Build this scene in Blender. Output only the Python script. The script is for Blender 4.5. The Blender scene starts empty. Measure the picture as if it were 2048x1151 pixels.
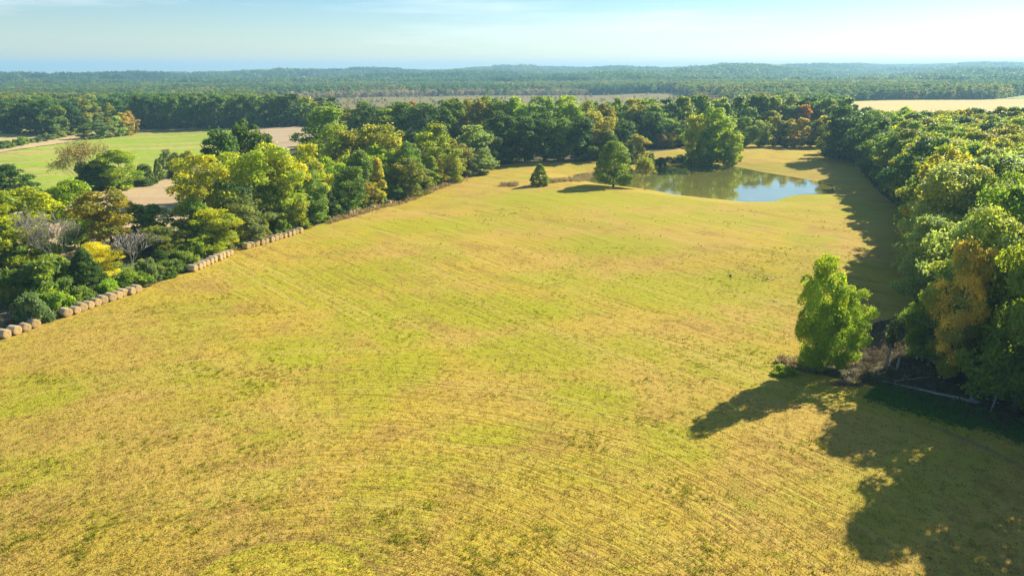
import bpy, bmesh, math, random
import numpy as np
from mathutils import Vector, Matrix
from mathutils.geometry import delaunay_2d_cdt

scene = bpy.context.scene
COLL = scene.collection

# ================================================================ camera
cam_d = bpy.data.cameras.new("camera")
cam = bpy.data.objects.new("camera", cam_d)
COLL.objects.link(cam)
cam.location = (0, 0, 42)
cam.rotation_euler = (math.radians(90 - 17.4), 0, 0)
cam_d.sensor_width = 36
cam_d.lens = 36 * 1384 / 2048
cam_d.clip_start = 0.5
cam_d.clip_end = 40000
scene.camera = cam

# ================================================================ sky and sun
SUN_AZ = 49.5       # degrees right of straight ahead
SUN_EL = 31.0
EXPOSURE = 1.03
world = bpy.data.worlds.new("World")
scene.world = world
world.use_nodes = True
nt = world.node_tree
nt.nodes.clear()
n_out = nt.nodes.new("ShaderNodeOutputWorld")
n_bg = nt.nodes.new("ShaderNodeBackground")
n_sky = nt.nodes.new("ShaderNodeTexSky")
n_sky.sky_type = 'NISHITA'
n_sky.sun_disc = False
n_sky.sun_elevation = math.radians(SUN_EL)
n_sky.sun_rotation = math.radians(SUN_AZ)
n_sky.altitude = 150
n_sky.air_density = 1.0
n_sky.dust_density = 0.25
n_sky.ozone_density = 2.0
# thin high cloud wisps over the whole sky
n_geo = nt.nodes.new("ShaderNodeNewGeometry")
n_map = nt.nodes.new("ShaderNodeMapping"); n_map.inputs['Scale'].default_value = (1.2, 2.2, 15)
n_map.inputs['Location'].default_value = (2.3, 0.4, 0.25)
n_cl = nt.nodes.new("ShaderNodeTexNoise"); n_cl.inputs['Scale'].default_value = 1.5; n_cl.inputs['Detail'].default_value = 5; n_cl.inputs['Roughness'].default_value = .55
n_cr = nt.nodes.new("ShaderNodeMapRange"); n_cr.inputs[1].default_value = .54; n_cr.inputs[2].default_value = .78; n_cr.inputs[4].default_value = .55
n_tint = nt.nodes.new("ShaderNodeMix"); n_tint.data_type = 'RGBA'; n_tint.blend_type = 'MULTIPLY'; n_tint.inputs['Factor'].default_value = 1
n_tint.inputs['B'].default_value = (0.80, 1.04, 1.10, 1)
n_mix = nt.nodes.new("ShaderNodeMix"); n_mix.data_type = 'RGBA'
n_mix.inputs['B'].default_value = (8.2, 8.3, 8.0, 1)
nt.links.new(n_geo.outputs['Incoming'], n_map.inputs['Vector'])
nt.links.new(n_map.outputs[0], n_cl.inputs['Vector'])
nt.links.new(n_cl.outputs['Fac'], n_cr.inputs[0])
# cooler with height above the horizon
n_sep = nt.nodes.new("ShaderNodeSeparateXYZ"); nt.links.new(n_geo.outputs['Incoming'], n_sep.inputs[0])
n_el = nt.nodes.new("ShaderNodeMapRange"); n_el.inputs[1].default_value = 0.0; n_el.inputs[2].default_value = -0.11; nt.links.new(n_sep.outputs[2], n_el.inputs[0])
n_tc = nt.nodes.new("ShaderNodeMix"); n_tc.data_type = 'RGBA'; n_tc.inputs['A'].default_value = (.86, .79, .69, 1); n_tc.inputs['B'].default_value = (.47, .65, .76, 1)
nt.links.new(n_el.outputs[0], n_tc.inputs['Factor']); nt.links.new(n_tc.outputs['Result'], n_tint.inputs['B'])
nt.links.new(n_sky.outputs[0], n_tint.inputs['A'])
nt.links.new(n_tint.outputs['Result'], n_mix.inputs['A'])
nt.links.new(n_cr.outputs[0], n_mix.inputs['Factor'])
nt.links.new(n_mix.outputs['Result'], n_bg.inputs['Color'])
n_bg.inputs['Strength'].default_value = 0.088
nt.links.new(n_bg.outputs[0], n_out.inputs[0])

sun_d = bpy.data.lights.new("sun", 'SUN')
sun_d.energy = 5.0
sun_d.angle = math.radians(0.5)
sun_d.color = (1.0, 0.91, 0.74)
sun = bpy.data.objects.new("sun", sun_d)
COLL.objects.link(sun)
to_sun = Vector((math.sin(math.radians(SUN_AZ)) * math.cos(math.radians(SUN_EL)), math.cos(math.radians(SUN_AZ)) * math.cos(math.radians(SUN_EL)), math.sin(math.radians(SUN_EL))))
sun.rotation_euler = to_sun.to_track_quat('Z', 'Y').to_euler()
sun.location = (60, 60, 90)

scene.view_settings.view_transform = 'Standard'
scene.view_settings.look = 'None'
scene.view_settings.gamma = 1.0
scene.view_settings.use_curve_mapping = False
scene.view_settings.exposure = EXPOSURE

scene.render.engine = 'CYCLES'
cy = scene.cycles
cy.max_bounces = 8
cy.diffuse_bounces = 6
cy.glossy_bounces = 3
cy.transmission_bounces = 6
cy.volume_bounces = 0
cy.transparent_max_bounces = 4
cy.use_denoising = True
cy.caustics_reflective = False
cy.caustics_refractive = False
cy.use_adaptive_sampling = False
scene.render.use_persistent_data = False
# x, y, height, crown width, kind, colour key, label, group
TREES = [
 (66.0,82.0,27.0,12.0,'oak','mg','mid green crown in the second row of the right-hand wood, first from the near end','trees of the right-hand wood'),
 (62.7,91.5,20.5,7.6,'open','or','orange-tinged crown at the front edge of the right-hand wood','trees of the right-hand wood'),
 (69.1,93.0,12.9,8.3,'open','mg','nearest green edge tree of the right wood, below the orange-tinged crown','trees of the right-hand wood'),
 (44.6,94.0,18.1,7.4,'oval','bg','tall bright green tree alone at the ditch in front of the wood',None),
 (49.2,96.0,13.0,6.7,'oval','bg','shorter leaning tree grown into the right side of the lone tree by the ditch',None),
 (68.0,96.5,24.5,12.5,'oak','pg','pale green crown in the second row of the right-hand wood, second from the near end','trees of the right-hand wood'),
 (75.9,98.0,17.7,12.4,'oak','dk','dark near tree cut by the right frame edge, below mid-height','trees of the right-hand wood'),
 (64.0,99.0,12.7,8.2,'oak','mg','green edge tree with low crown left of the orange-tinged crown','trees of the right-hand wood'),
 (73.5,100.0,26.5,13.0,'oak','mg','mid green crown in the second row of the right-hand wood, third from the near end','trees of the right-hand wood'),
 (-81.3,110.5,4.7,5.7,'bush','gg','low grey-green shrub at the foot of the bale-side tree row, first from the left','shrubs under the bale-side row'),
 (81.0,111.0,25.0,13.0,'oak','gg','grey-green crown in the second row of the right-hand wood, fourth from the near end','trees of the right-hand wood'),
 (-80.5,114.9,3.6,6.1,'bush','bg','low bright green shrub at the foot of the bale-side tree row, second from the left','shrubs under the bale-side row'),
 (87.6,116.0,17.9,11.1,'oak','gg','grey-green crown at the right frame edge beside the orange-tinged crown','trees of the right-hand wood'),
 (-78.6,119.7,2.9,4.9,'bush','mg','low mid green shrub at the foot of the bale-side tree row, third from the left','shrubs under the bale-side row'),
 (-94.0,123.0,5.3,8.5,'bush','ol','olive shrub behind the nearest hay bales, cut by the frame edge','trees in the row along the hay bales'),
 (-87.1,124.0,7.1,13.0,'bush','mg','big mid green shrub just behind the gap between the nearest two bale groups','trees in the row along the hay bales'),
 (77.9,124.0,16.7,10.9,'oak','pg','pale green crown above and left of the orange-tinged crown','trees of the right-hand wood'),
 (-76.3,124.6,2.8,4.7,'bush','bg','low bright green shrub at the foot of the bale-side tree row, fourth from the left','shrubs under the bale-side row'),
 (89.9,128.0,17.4,13.1,'oak','pg','pale green lumpy crown just above the orange-tinged crown','trees of the right-hand wood'),
 (-82.2,128.0,8.5,9.0,'cedar','dk','dark cedar behind the near end of the row of eleven bales','trees in the row along the hay bales'),
 (-75.0,129.6,3.2,6.0,'bush','bg','low bright green shrub at the foot of the bale-side tree row, fifth from the left','shrubs under the bale-side row'),
 (-88.1,130.0,5.6,6.8,'cedar','dk','small dark cedar between the big mid green shrub and the yellow tree','trees in the row along the hay bales'),
 (-73.6,134.7,4.4,4.5,'bush','gg','low grey-green shrub at the foot of the bale-side tree row, sixth from the left','shrubs under the bale-side row'),
 (98.1,135.2,23.1,13.3,'oak','mg','mid green crown in the second row of the right-hand wood, fifth from the near end','trees of the right-hand wood'),
 (-85.3,137.5,7.2,8.7,'oak','ye','small yellow tree beside the leafless silver tree','trees in the row along the hay bales'),
 (-93.5,138.5,15.5,11.1,'bare','gr','thin leafless grey tree in front of the tan field','trees in the row along the hay bales'),
 (-84.2,138.5,1.2,8.3,'bush','gg','grey-green bush between the yellow tree and the eleven bales','trees in the row along the hay bales'),
 (-111.1,139.5,16.4,15.2,'oak','mg','mid green tree mostly outside the frame, beyond the nearest bales','trees in the row along the hay bales'),
 (-71.9,139.7,2.9,6.1,'bush','mg','low mid green shrub at the foot of the bale-side tree row, seventh from the left','shrubs under the bale-side row'),
 (89.6,140.8,24.0,16.9,'oak','pg','pale green tree on the front edge of the right-hand wood, first from the near end','trees of the right-hand wood'),
 (-81.4,141.5,8.8,11.0,'bare','gr','leafless silver-grey tree with fine twigs behind the row of eleven bales','trees in the row along the hay bales'),
 (-81.4,142.5,1.2,11.8,'bush','pg','low pale green shrub under the leafless silver-grey tree','trees in the row along the hay bales'),
 (-104.6,144.5,17.5,15.7,'oak','yg','big yellow-green tree at the left frame edge behind the nearest bales','trees in the row along the hay bales'),
 (102.9,145.2,24.7,16.0,'oak','gg','grey-green crown in the second row of the right-hand wood, sixth from the near end','trees of the right-hand wood'),
 (-76.8,145.5,4.1,6.7,'cedar','dk','dark cone-shaped cedar just past the far end of the eleven bales','trees in the row along the hay bales'),
 (-71.8,146.5,3.1,6.2,'bush','mg','low mid green shrub at the foot of the bale-side tree row, eighth from the left','shrubs under the bale-side row'),
 (-76.1,150.5,2.7,8.4,'bush','ol','olive bush between the cone-shaped cedar and the row of ten bales','trees in the row along the hay bales'),
 (-73.6,152.5,2.9,5.7,'cedar','mg','green cedar at the near end of the row of ten bales','trees in the row along the hay bales'),
 (-71.6,153.6,4.7,5.3,'bush','bg','low bright green shrub at the foot of the bale-side tree row, ninth from the left','shrubs under the bale-side row'),
 (109.0,153.7,24.4,15.8,'oak','pg','pale green crown in the second row of the right-hand wood, seventh from the near end','trees of the right-hand wood'),
 (-91.8,154.5,15.3,14.0,'oak','bz','round dark tree with a yellow-tipped crown below the tan field','trees in the row along the hay bales'),
 (-78.5,154.5,7.1,13.7,'oak','ol','broad olive tree behind the cone-shaped cedar','trees in the row along the hay bales'),
 (118.5,156.7,22.3,15.1,'oval','ol','olive green crown in the third row of the right-hand wood, first from the near end','trees of the right-hand wood'),
 (99.3,159.2,25.5,14.4,'oak','ol','olive green tree on the front edge of the right-hand wood, second from the near end','trees of the right-hand wood'),
 (-71.1,160.5,10.2,12.3,'oak','yg','yellow-olive tree right behind the row of ten bales','trees in the row along the hay bales'),
 (-71.0,160.6,3.0,6.1,'bush','mg','low mid green shrub at the foot of the bale-side tree row, tenth from the left','shrubs under the bale-side row'),
 (-104.0,162.5,16.5,12.9,'oak','bg','bright green tree leaning over the left end of the tan field','trees in the row along the hay bales'),
 (-87.3,162.5,10.9,11.3,'oak','mg','mid green tree with a rough crown below the tan field','trees in the row along the hay bales'),
 (-76.6,164.5,11.9,7.2,'oak','mg','narrow mid green tree left of the yellow-olive tree','trees in the row along the hay bales'),
 (112.0,164.6,25.0,13.3,'oak','pg','pale green crown in the second row of the right-hand wood, eighth from the near end','trees of the right-hand wood'),
 (125.3,164.6,23.4,13.9,'oak','pg','pale green crown in the third row of the right-hand wood, second from the near end','trees of the right-hand wood'),
 (-67.5,167.4,4.6,4.8,'bush','ol','low olive green shrub at the foot of the bale-side tree row, eleventh from the left','shrubs under the bale-side row'),
 (-70.5,167.5,2.8,8.7,'bush','bg','bright green bush at the gap between the ten and the thirteen bales','trees in the row along the hay bales'),
 (105.2,167.6,24.7,15.2,'oak','mg','mid green tree on the front edge of the right-hand wood, third from the near end','trees of the right-hand wood'),
 (-76.6,170.5,21.8,14.6,'open','yg','tall yellow-green tree with bare limbs showing, right of the tan field','trees in the row along the hay bales'),
 (-67.6,172.5,11.8,12.5,'oak','gg','grey-green ash-like tree at the near end of the thirteen bales','trees in the row along the hay bales'),
 (-64.7,174.2,4.7,4.7,'bush','ol','low olive green shrub at the foot of the bale-side tree row, twelfth from the left','shrubs under the bale-side row'),
 (-61.5,181.1,3.9,4.2,'bush','bg','low bright green shrub at the foot of the bale-side tree row, thirteenth from the left','shrubs under the bale-side row'),
 (-67.3,182.5,23.8,18.2,'open','yg','tallest yellow-green tree of the row, behind the row of thirteen bales','trees in the row along the hay bales'),
 (132.8,183.6,21.3,13.4,'oak','pg','pale green crown in the third row of the right-hand wood, third from the near end','trees of the right-hand wood'),
 (-65.3,184.5,12.6,10.0,'oak','mg',"mid green tree in the shade under the row's tallest tree",'trees in the row along the hay bales'),
 (-62.7,189.5,21.3,12.8,'oak','yg',"yellow-green tree touching the right side of the row's tallest tree",'trees in the row along the hay bales'),
 (-58.5,190.3,2.7,4.9,'bush','ol','low olive green shrub at the foot of the bale-side tree row, fourteenth from the left','shrubs under the bale-side row'),
 (-61.3,190.5,11.2,11.7,'oak','bg','bright green round tree behind the middle of the thirteen bales','trees in the row along the hay bales'),
 (127.5,191.0,22.4,13.6,'oak','mg','mid green crown in the second row of the right-hand wood, ninth from the near end','trees of the right-hand wood'),
 (138.2,191.9,22.1,16.8,'oak','mg','mid green crown in the third row of the right-hand wood, fourth from the near end','trees of the right-hand wood'),
 (118.4,192.2,18.6,16.7,'oak','mg','mid green tree on the front edge of the right-hand wood, fourth from the near end','trees of the right-hand wood'),
 (-57.4,196.5,14.5,11.3,'oak','mg','mid green tree at the far end of the thirteen bales','trees in the row along the hay bales'),
 (-56.2,199.4,3.3,5.2,'bush','bg','low bright green shrub at the foot of the bale-side tree row, fifteenth from the left','shrubs under the bale-side row'),
 (131.2,200.0,22.9,13.3,'oval','pg','pale green crown in the second row of the right-hand wood, tenth from the near end','trees of the right-hand wood'),
 (121.4,202.6,19.3,14.7,'open','dk','dark green tree on the front edge of the right-hand wood, fifth from the near end','trees of the right-hand wood'),
 (-141.3,205.0,6.2,8.2,'bush','mg','green shrub on the near left corner of the tan field','shrubs and trees between the two left fields'),
 (-60.5,206.5,21.4,13.2,'oak','yg','yellow-green tree rising behind the far end of the thirteen bales','trees in the row along the hay bales'),
 (-55.4,207.5,9.2,7.2,'tall','dk','narrow dark columnar tree before the three distant bales','trees in the row along the hay bales'),
 (-54.0,208.3,3.2,6.1,'bush','bg','low bright green shrub at the foot of the bale-side tree row, sixteenth from the left','shrubs under the bale-side row'),
 (126.2,210.3,22.9,15.9,'oak','dk','dark green tree on the front edge of the right-hand wood, sixth from the near end','trees of the right-hand wood'),
 (148.8,214.7,22.5,12.5,'oak','ol','olive green crown in the third row of the right-hand wood, fifth from the near end','trees of the right-hand wood'),
 (-50.9,216.0,3.5,5.3,'bush','bg','low bright green shrub at the foot of the bale-side tree row, seventeenth from the left','shrubs under the bale-side row'),
 (-51.1,216.5,13.7,11.7,'oak','mg','broad mid green tree directly above the three distant bales','trees in the row along the hay bales'),
 (155.7,216.7,20.6,15.3,'oak','bg','bright green crown in the fourth row of the right-hand wood, first from the near end','trees of the right-hand wood'),
 (139.2,219.4,21.5,15.3,'open','pg','pale green crown in the second row of the right-hand wood, eleventh from the near end','trees of the right-hand wood'),
 (129.2,221.3,21.6,14.1,'oak','ol','olive green tree on the front edge of the right-hand wood, seventh from the near end','trees of the right-hand wood'),
 (-159.9,222.0,12.2,11.9,'oak','dk','dark round tree at the left frame edge beside the crop field','shrubs and trees between the two left fields'),
 (-58.6,222.0,16.3,11.9,'oak','bg','bright green tree behind the narrow dark columnar tree','trees in the row along the hay bales'),
 (-146.8,222.0,1.9,5.7,'bush','ol','small olive shrub where crop field and tan field meet','shrubs and trees between the two left fields'),
 (-48.0,223.7,3.9,4.2,'bush','mg','low mid green shrub at the foot of the bale-side tree row, eighteenth from the left','shrubs under the bale-side row'),
 (-93.0,224.0,25.3,14.6,'oak','dk',"round dark tree above the yellow-green trees, at the crop field's corner",'trees in the row along the hay bales'),
 (-48.0,224.5,8.9,7.8,'oak','bz','bronze-tinged tree between the three distant bales and the golden tree','trees in the row along the hay bales'),
 (148.9,225.2,20.3,15.1,'open','ol','olive green crown in the third row of the right-hand wood, sixth from the near end','trees of the right-hand wood'),
 (160.2,225.2,22.0,12.7,'open','ol','olive green crown in the fourth row of the right-hand wood, second from the near end','trees of the right-hand wood'),
 (168.8,227.4,20.7,14.6,'oval','bg','bright green crown in the fifth row of the right-hand wood, first from the near end','trees of the right-hand wood'),
 (142.4,229.9,21.4,14.9,'oak','pg','pale green crown in the second row of the right-hand wood, twelfth from the near end','trees of the right-hand wood'),
 (-44.8,230.5,15.4,9.6,'tall','go','golden yellow spire-shaped tree in the middle of the bale-side row','trees in the row along the hay bales'),
 (131.3,231.4,20.8,12.6,'oak','mg','mid green tree on the front edge of the right-hand wood, eighth from the near end','trees of the right-hand wood'),
 (-44.5,232.8,4.0,6.1,'bush','mg','low mid green shrub at the foot of the bale-side tree row, nineteenth from the left','shrubs under the bale-side row'),
 (153.7,233.4,22.5,14.1,'oak','ol','olive green crown in the third row of the right-hand wood, seventh from the near end','trees of the right-hand wood'),
 (162.3,235.3,21.2,16.8,'oak','ol','olive green crown in the fourth row of the right-hand wood, third from the near end','trees of the right-hand wood'),
 (171.4,236.6,22.0,16.3,'oak','bg','bright green crown in the fifth row of the right-hand wood, second from the near end','trees of the right-hand wood'),
 (-40.7,238.5,5.1,6.6,'oak','mg','small mid green tree right of the golden spire-shaped tree','trees in the row along the hay bales'),
 (135.8,239.4,23.3,14.6,'oak','ol','olive green tree on the front edge of the right-hand wood, ninth from the near end','trees of the right-hand wood'),
 (-89.9,240.0,26.9,13.5,'oak','dk','dark two-lobed tree right of the round dark one by the crop field','trees in the row along the hay bales'),
 (-52.9,240.0,17.3,12.0,'oak','mg','mid green tree left of the lime green tree','trees in the row along the hay bales'),
 (-86.2,245.0,21.9,8.7,'oak','gg','small grey-green tree left of the fallow field strip','trees in the row along the hay bales'),
 (-35.6,246.5,13.3,12.7,'oak','ol','olive tree with a broad skirt right of the golden spire-shaped tree','trees in the row along the hay bales'),
 (174.2,246.7,23.4,16.9,'oak','ol','olive green crown in the fifth row of the right-hand wood, third from the near end','trees of the right-hand wood'),
 (139.8,249.0,22.3,15.6,'oak','dk','dark green tree on the front edge of the right-hand wood, tenth from the near end','trees of the right-hand wood'),
 (148.3,249.6,20.9,16.0,'oak','yg','yellow-green crown in the second row of the right-hand wood, thirteenth from the near end','trees of the right-hand wood'),
 (-153.2,250.0,18.0,16.8,'sparse','br','leaning half-bare brownish tree between crop field and tan field','shrubs and trees between the two left fields'),
 (-47.8,250.0,18.1,15.1,'oak','lm','lime green tree under the broad olive flat-crowned tree','trees in the row along the hay bales'),
 (-150.6,252.0,9.6,12.6,'bush','dk','dark shrub under the leaning half-bare tree','shrubs and trees between the two left fields'),
 (168.2,252.3,20.8,15.5,'oak','ol','olive green crown in the fourth row of the right-hand wood, fourth from the near end','trees of the right-hand wood'),
 (157.7,252.9,20.8,13.0,'oak','mg','mid green crown in the third row of the right-hand wood, eighth from the near end','trees of the right-hand wood'),
 (-143.4,254.0,14.1,15.4,'oak','bg','bright green tree with yellow patches right of the leaning half-bare tree','shrubs and trees between the two left fields'),
 (177.5,254.1,22.9,13.5,'oak','ol','olive green crown in the fifth row of the right-hand wood, fourth from the near end','trees of the right-hand wood'),
 (-38.0,256.0,18.2,10.9,'oak','mg','mid green tree between the broad olive and the yellow-topped tree','trees in the row along the hay bales'),
 (141.4,258.5,20.9,13.2,'oval','mg','mid green tree on the front edge of the right-hand wood, eleventh from the near end','trees of the right-hand wood'),
 (189.7,260.3,23.1,14.5,'oak','mg','mid green crown in the sixth row of the right-hand wood, first from the near end','trees of the right-hand wood'),
 (160.5,261.9,20.4,16.8,'oak','dk','dark green crown in the third row of the right-hand wood, ninth from the near end','trees of the right-hand wood'),
 (-47.3,262.0,24.2,20.3,'oak','ol','broad olive tree with a flat crown above the golden spire-shaped tree','trees in the row along the hay bales'),
 (50.2,262.0,12.6,7.5,'sparse','ol',"spindly half-bare tree at the water's edge beside the round-crowned tree",None),
 (10.5,262.0,8.4,8.6,'cedar','mg','small rounded cedar standing alone in the hayfield near the pond',None),
 (-30.4,262.5,12.2,9.0,'tall','lm',"lime green tree with one golden side near the row's far end",'trees in the row along the hay bales'),
 (171.4,262.7,20.8,14.1,'oak','ol','olive green crown in the fourth row of the right-hand wood, fifth from the near end','trees of the right-hand wood'),
 (38.5,263.0,17.0,14.9,'round','mg','round-crowned green tree alone on the near bank of the pond',None),
 (-140.4,264.0,7.3,8.7,'bush','dk','dark shrub beyond the far corner of the tan field','shrubs and trees between the two left fields'),
 (-60.7,265.0,22.0,15.9,'oak','ol','olive tree left of the broad olive flat-crowned tree','trees in the row along the hay bales'),
 (-27.5,266.5,10.4,5.0,'tall','go',"slim golden-orange tree beside the lime green one near the row's far end",'trees in the row along the hay bales'),
 (145.8,267.3,21.2,12.8,'oak','dk','dark green tree on the front edge of the right-hand wood, twelfth from the near end','trees of the right-hand wood'),
 (164.6,269.1,22.1,13.0,'open','mg','mid green crown in the third row of the right-hand wood, tenth from the near end','trees of the right-hand wood'),
 (-141.2,270.0,3.5,4.3,'bush','br',"rust-brown shrub at the tan field's far edge",'shrubs and trees between the two left fields'),
 (176.0,271.7,21.1,13.3,'oak','bg','bright green crown in the fourth row of the right-hand wood, sixth from the near end','trees of the right-hand wood'),
 (157.6,274.3,22.9,12.8,'oak','mg','mid green crown in the second row of the right-hand wood, fourteenth from the near end','trees of the right-hand wood'),
 (-23.3,274.5,10.8,9.4,'oak','yg','yellow-green tree right of the slim golden-orange tree','trees in the row along the hay bales'),
 (-31.4,275.0,22.9,16.5,'oak','yg','yellow-topped tree standing above the slim golden-orange tree','trees in the row along the hay bales'),
 (-140.6,276.0,8.6,5.3,'cedar','mg','small narrow mid green cedar on the crop field edge','shrubs and trees between the two left fields'),
 (189.3,278.1,23.3,14.6,'oak','dk','dark green crown in the fifth row of the right-hand wood, fifth from the near end','trees of the right-hand wood'),
 (147.6,278.5,18.8,15.8,'oak','dk','dark green tree on the front edge of the right-hand wood, thirteenth from the near end','trees of the right-hand wood'),
 (180.3,280.2,21.0,14.0,'oak','mg','mid green crown in the fourth row of the right-hand wood, seventh from the near end','trees of the right-hand wood'),
 (-139.2,284.0,11.7,7.7,'oval','gg','small grey-green tree standing tallest against the crop field beside the narrow cedar','shrubs and trees between the two left fields'),
 (-71.6,285.0,22.5,16.1,'oak','yg','yellow-green tree below the tall lone mid green tree','trees in the row along the hay bales'),
 (-139.3,285.0,2.1,3.7,'bush','br','reddish brown shrub left of the small olive tree','shrubs and trees between the two left fields'),
 (-24.1,285.0,16.0,12.1,'oak','ol','olive tree right of the yellow-topped tree','trees in the row along the hay bales'),
 (191.7,286.5,21.9,12.9,'oak','yg','yellow-green crown in the fifth row of the right-hand wood, sixth from the near end','trees of the right-hand wood'),
 (-132.7,288.0,10.6,7.8,'oak','ol','small olive tree against the crop field, right of the narrow cedar','shrubs and trees between the two left fields'),
 (173.6,288.7,22.3,15.1,'oak','mg','mid green crown in the third row of the right-hand wood, eleventh from the near end','trees of the right-hand wood'),
 (180.8,289.4,21.0,16.8,'oak','mg','mid green crown in the fourth row of the right-hand wood, eighth from the near end','trees of the right-hand wood'),
 (-20.6,289.5,3.9,7.1,'bush','br','brownish bush near the far end of the bale-side row','trees in the row along the hay bales'),
 (-18.4,290.5,10.9,8.3,'oak','gg','grey-green small tree second from the far end of the row','trees in the row along the hay bales'),
 (164.6,294.2,22.6,16.0,'oak','ol','olive green crown in the second row of the right-hand wood, fifteenth from the near end','trees of the right-hand wood'),
 (155.8,295.5,20.0,13.3,'oak','mg','mid green tree on the front edge of the right-hand wood, fourteenth from the near end','trees of the right-hand wood'),
 (215.7,295.7,22.3,16.0,'oak','dk','dark green crown in the seventh row of the right-hand wood, first from the near end','trees of the right-hand wood'),
 (-13.1,296.5,8.2,9.3,'oak','pg','pale green tree at the far end of the bale-side row','trees in the row along the hay bales'),
 (208.4,301.5,21.1,14.6,'oak','dk','dark green crown in the sixth row of the right-hand wood, second from the near end','trees of the right-hand wood'),
 (-16.8,302.0,19.8,18.1,'oak','gg','grey-green tree with pale leaves where row and pond wood meet','trees in the row along the hay bales'),
 (157.8,303.9,22.6,15.5,'oak','dk','dark green tree on the front edge of the right-hand wood, fifteenth from the near end','trees of the right-hand wood'),
 (218.1,305.4,22.7,14.0,'oak','yg','yellow-green crown in the seventh row of the right-hand wood, second from the near end','trees of the right-hand wood'),
 (199.6,305.5,21.7,13.4,'oak','ol','olive green crown in the fifth row of the right-hand wood, seventh from the near end','trees of the right-hand wood'),
 (188.1,307.1,20.8,16.3,'oval','dk','dark green crown in the fourth row of the right-hand wood, ninth from the near end','trees of the right-hand wood'),
 (181.4,308.3,23.1,13.7,'oak','ol','olive green crown in the third row of the right-hand wood, twelfth from the near end','trees of the right-hand wood'),
 (170.2,313.3,20.3,14.7,'oak','dk','dark green crown in the second row of the right-hand wood, sixteenth from the near end','trees of the right-hand wood'),
 (190.9,314.6,22.7,13.0,'oak','yg','yellow-green crown in the fourth row of the right-hand wood, tenth from the near end','trees of the right-hand wood'),
 (-84.7,315.0,27.3,22.1,'oak','mg',"tall mid green tree standing alone above the tree row's middle",'trees in the row along the hay bales'),
 (-9.9,318.0,16.2,10.3,'oak','dk','dark green tree on the front edge of the pond wood, first from the left','trees of the wood behind the pond'),
 (215.0,319.0,23.4,15.1,'oak','ol','olive green crown in the sixth row of the right-hand wood, third from the near end','trees of the right-hand wood'),
 (173.7,320.7,23.3,12.6,'oak','mg','mid green crown in the second row of the right-hand wood, seventeenth from the near end','trees of the right-hand wood'),
 (164.1,321.4,21.9,16.6,'oak','dk','dark green tree on the front edge of the right-hand wood, sixteenth from the near end','trees of the right-hand wood'),
 (205.8,325.8,22.5,16.2,'oak','dk','dark green crown in the fifth row of the right-hand wood, eighth from the near end','trees of the right-hand wood'),
 (185.1,326.3,23.6,16.2,'oak','mg','mid green crown in the third row of the right-hand wood, thirteenth from the near end','trees of the right-hand wood'),
 (236.5,327.2,23.9,15.9,'oak','mg','mid green crown in the eighth row of the right-hand wood, first from the near end','trees of the right-hand wood'),
 (-4.4,330.0,22.7,19.7,'oak','dk','dark green tree on the front edge of the pond wood, second from the left','trees of the wood behind the pond'),
 (169.1,330.1,22.7,16.6,'oval','dk','dark green tree on the front edge of the right-hand wood, seventeenth from the near end','trees of the right-hand wood'),
 (92.1,333.0,18.4,9.4,'oak','mg','low mid green tree between the two tallest pond-bank trees','trees on the far bank of the pond'),
 (208.3,333.9,23.0,15.8,'oval','mg','mid green crown in the fifth row of the right-hand wood, ninth from the near end','trees of the right-hand wood'),
 (6.1,335.0,21.4,17.7,'oval','dk','dark green tree on the front edge of the pond wood, third from the left','trees of the wood behind the pond'),
 (104.9,336.0,17.8,11.9,'oak','bg',"smaller bright green tree leaning over the pond's far bank on the right",'trees on the far bank of the pond'),
 (219.7,337.7,22.0,16.0,'open','mg','mid green crown in the sixth row of the right-hand wood, fourth from the near end','trees of the right-hand wood'),
 (88.8,338.0,25.0,13.1,'oak','yg',"yellow-green tree left of the tall one on the pond's far bank",'trees on the far bank of the pond'),
 (55.8,338.0,8.9,9.6,'oak','dk','dark bush-like tree half hidden behind the round-crowned pond tree',None),
 (24.7,338.0,19.9,13.1,'oak','mg','mid green tree on the front edge of the pond wood, fifth from the left','trees of the wood behind the pond'),
 (71.6,338.0,4.0,5.8,'bush','dk',"dark green shrub on the pond's far bank, second from the left",'shrubs on the pond bank'),
 (97.1,340.0,27.3,20.2,'oak','bg','tall bright green tree on the far bank of the pond','trees on the far bank of the pond'),
 (15.7,340.0,22.5,19.1,'oak','dk','dark green tree on the front edge of the pond wood, fourth from the left','trees of the wood behind the pond'),
 (32.7,342.0,21.3,16.8,'oak','dk','dark green tree on the front edge of the pond wood, sixth from the left','trees of the wood behind the pond'),
 (201.4,342.4,23.9,12.8,'oak','dk','dark green crown in the fourth row of the right-hand wood, eleventh from the near end','trees of the right-hand wood'),
 (212.9,342.7,24.0,16.7,'oak','ol','olive green crown in the fifth row of the right-hand wood, tenth from the near end','trees of the right-hand wood'),
 (243.2,342.9,21.9,13.2,'oak','ol','olive green crown in the eighth row of the right-hand wood, second from the near end','trees of the right-hand wood'),
 (184.5,344.9,23.1,13.7,'oak','mg','mid green crown in the second row of the right-hand wood, eighteenth from the near end','trees of the right-hand wood'),
 (163.2,345.0,25.3,24.1,'oak','dk','tall dark tree at the pond end of the right-hand wood','trees of the right-hand wood'),
 (61.3,345.0,13.7,12.2,'oak','ol','small olive tree behind the round-crowned pond tree',None),
 (46.6,345.0,14.0,9.8,'oak','dk','dark green tree on the front edge of the pond wood, eighth from the left','trees of the wood behind the pond'),
 (89.0,345.0,5.4,6.4,'bush','mg',"mid green shrub on the pond's far bank, fifth from the left",'shrubs on the pond bank'),
 (225.8,346.4,23.1,15.9,'oval','ol','olive green crown in the sixth row of the right-hand wood, fifth from the near end','trees of the right-hand wood'),
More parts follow.
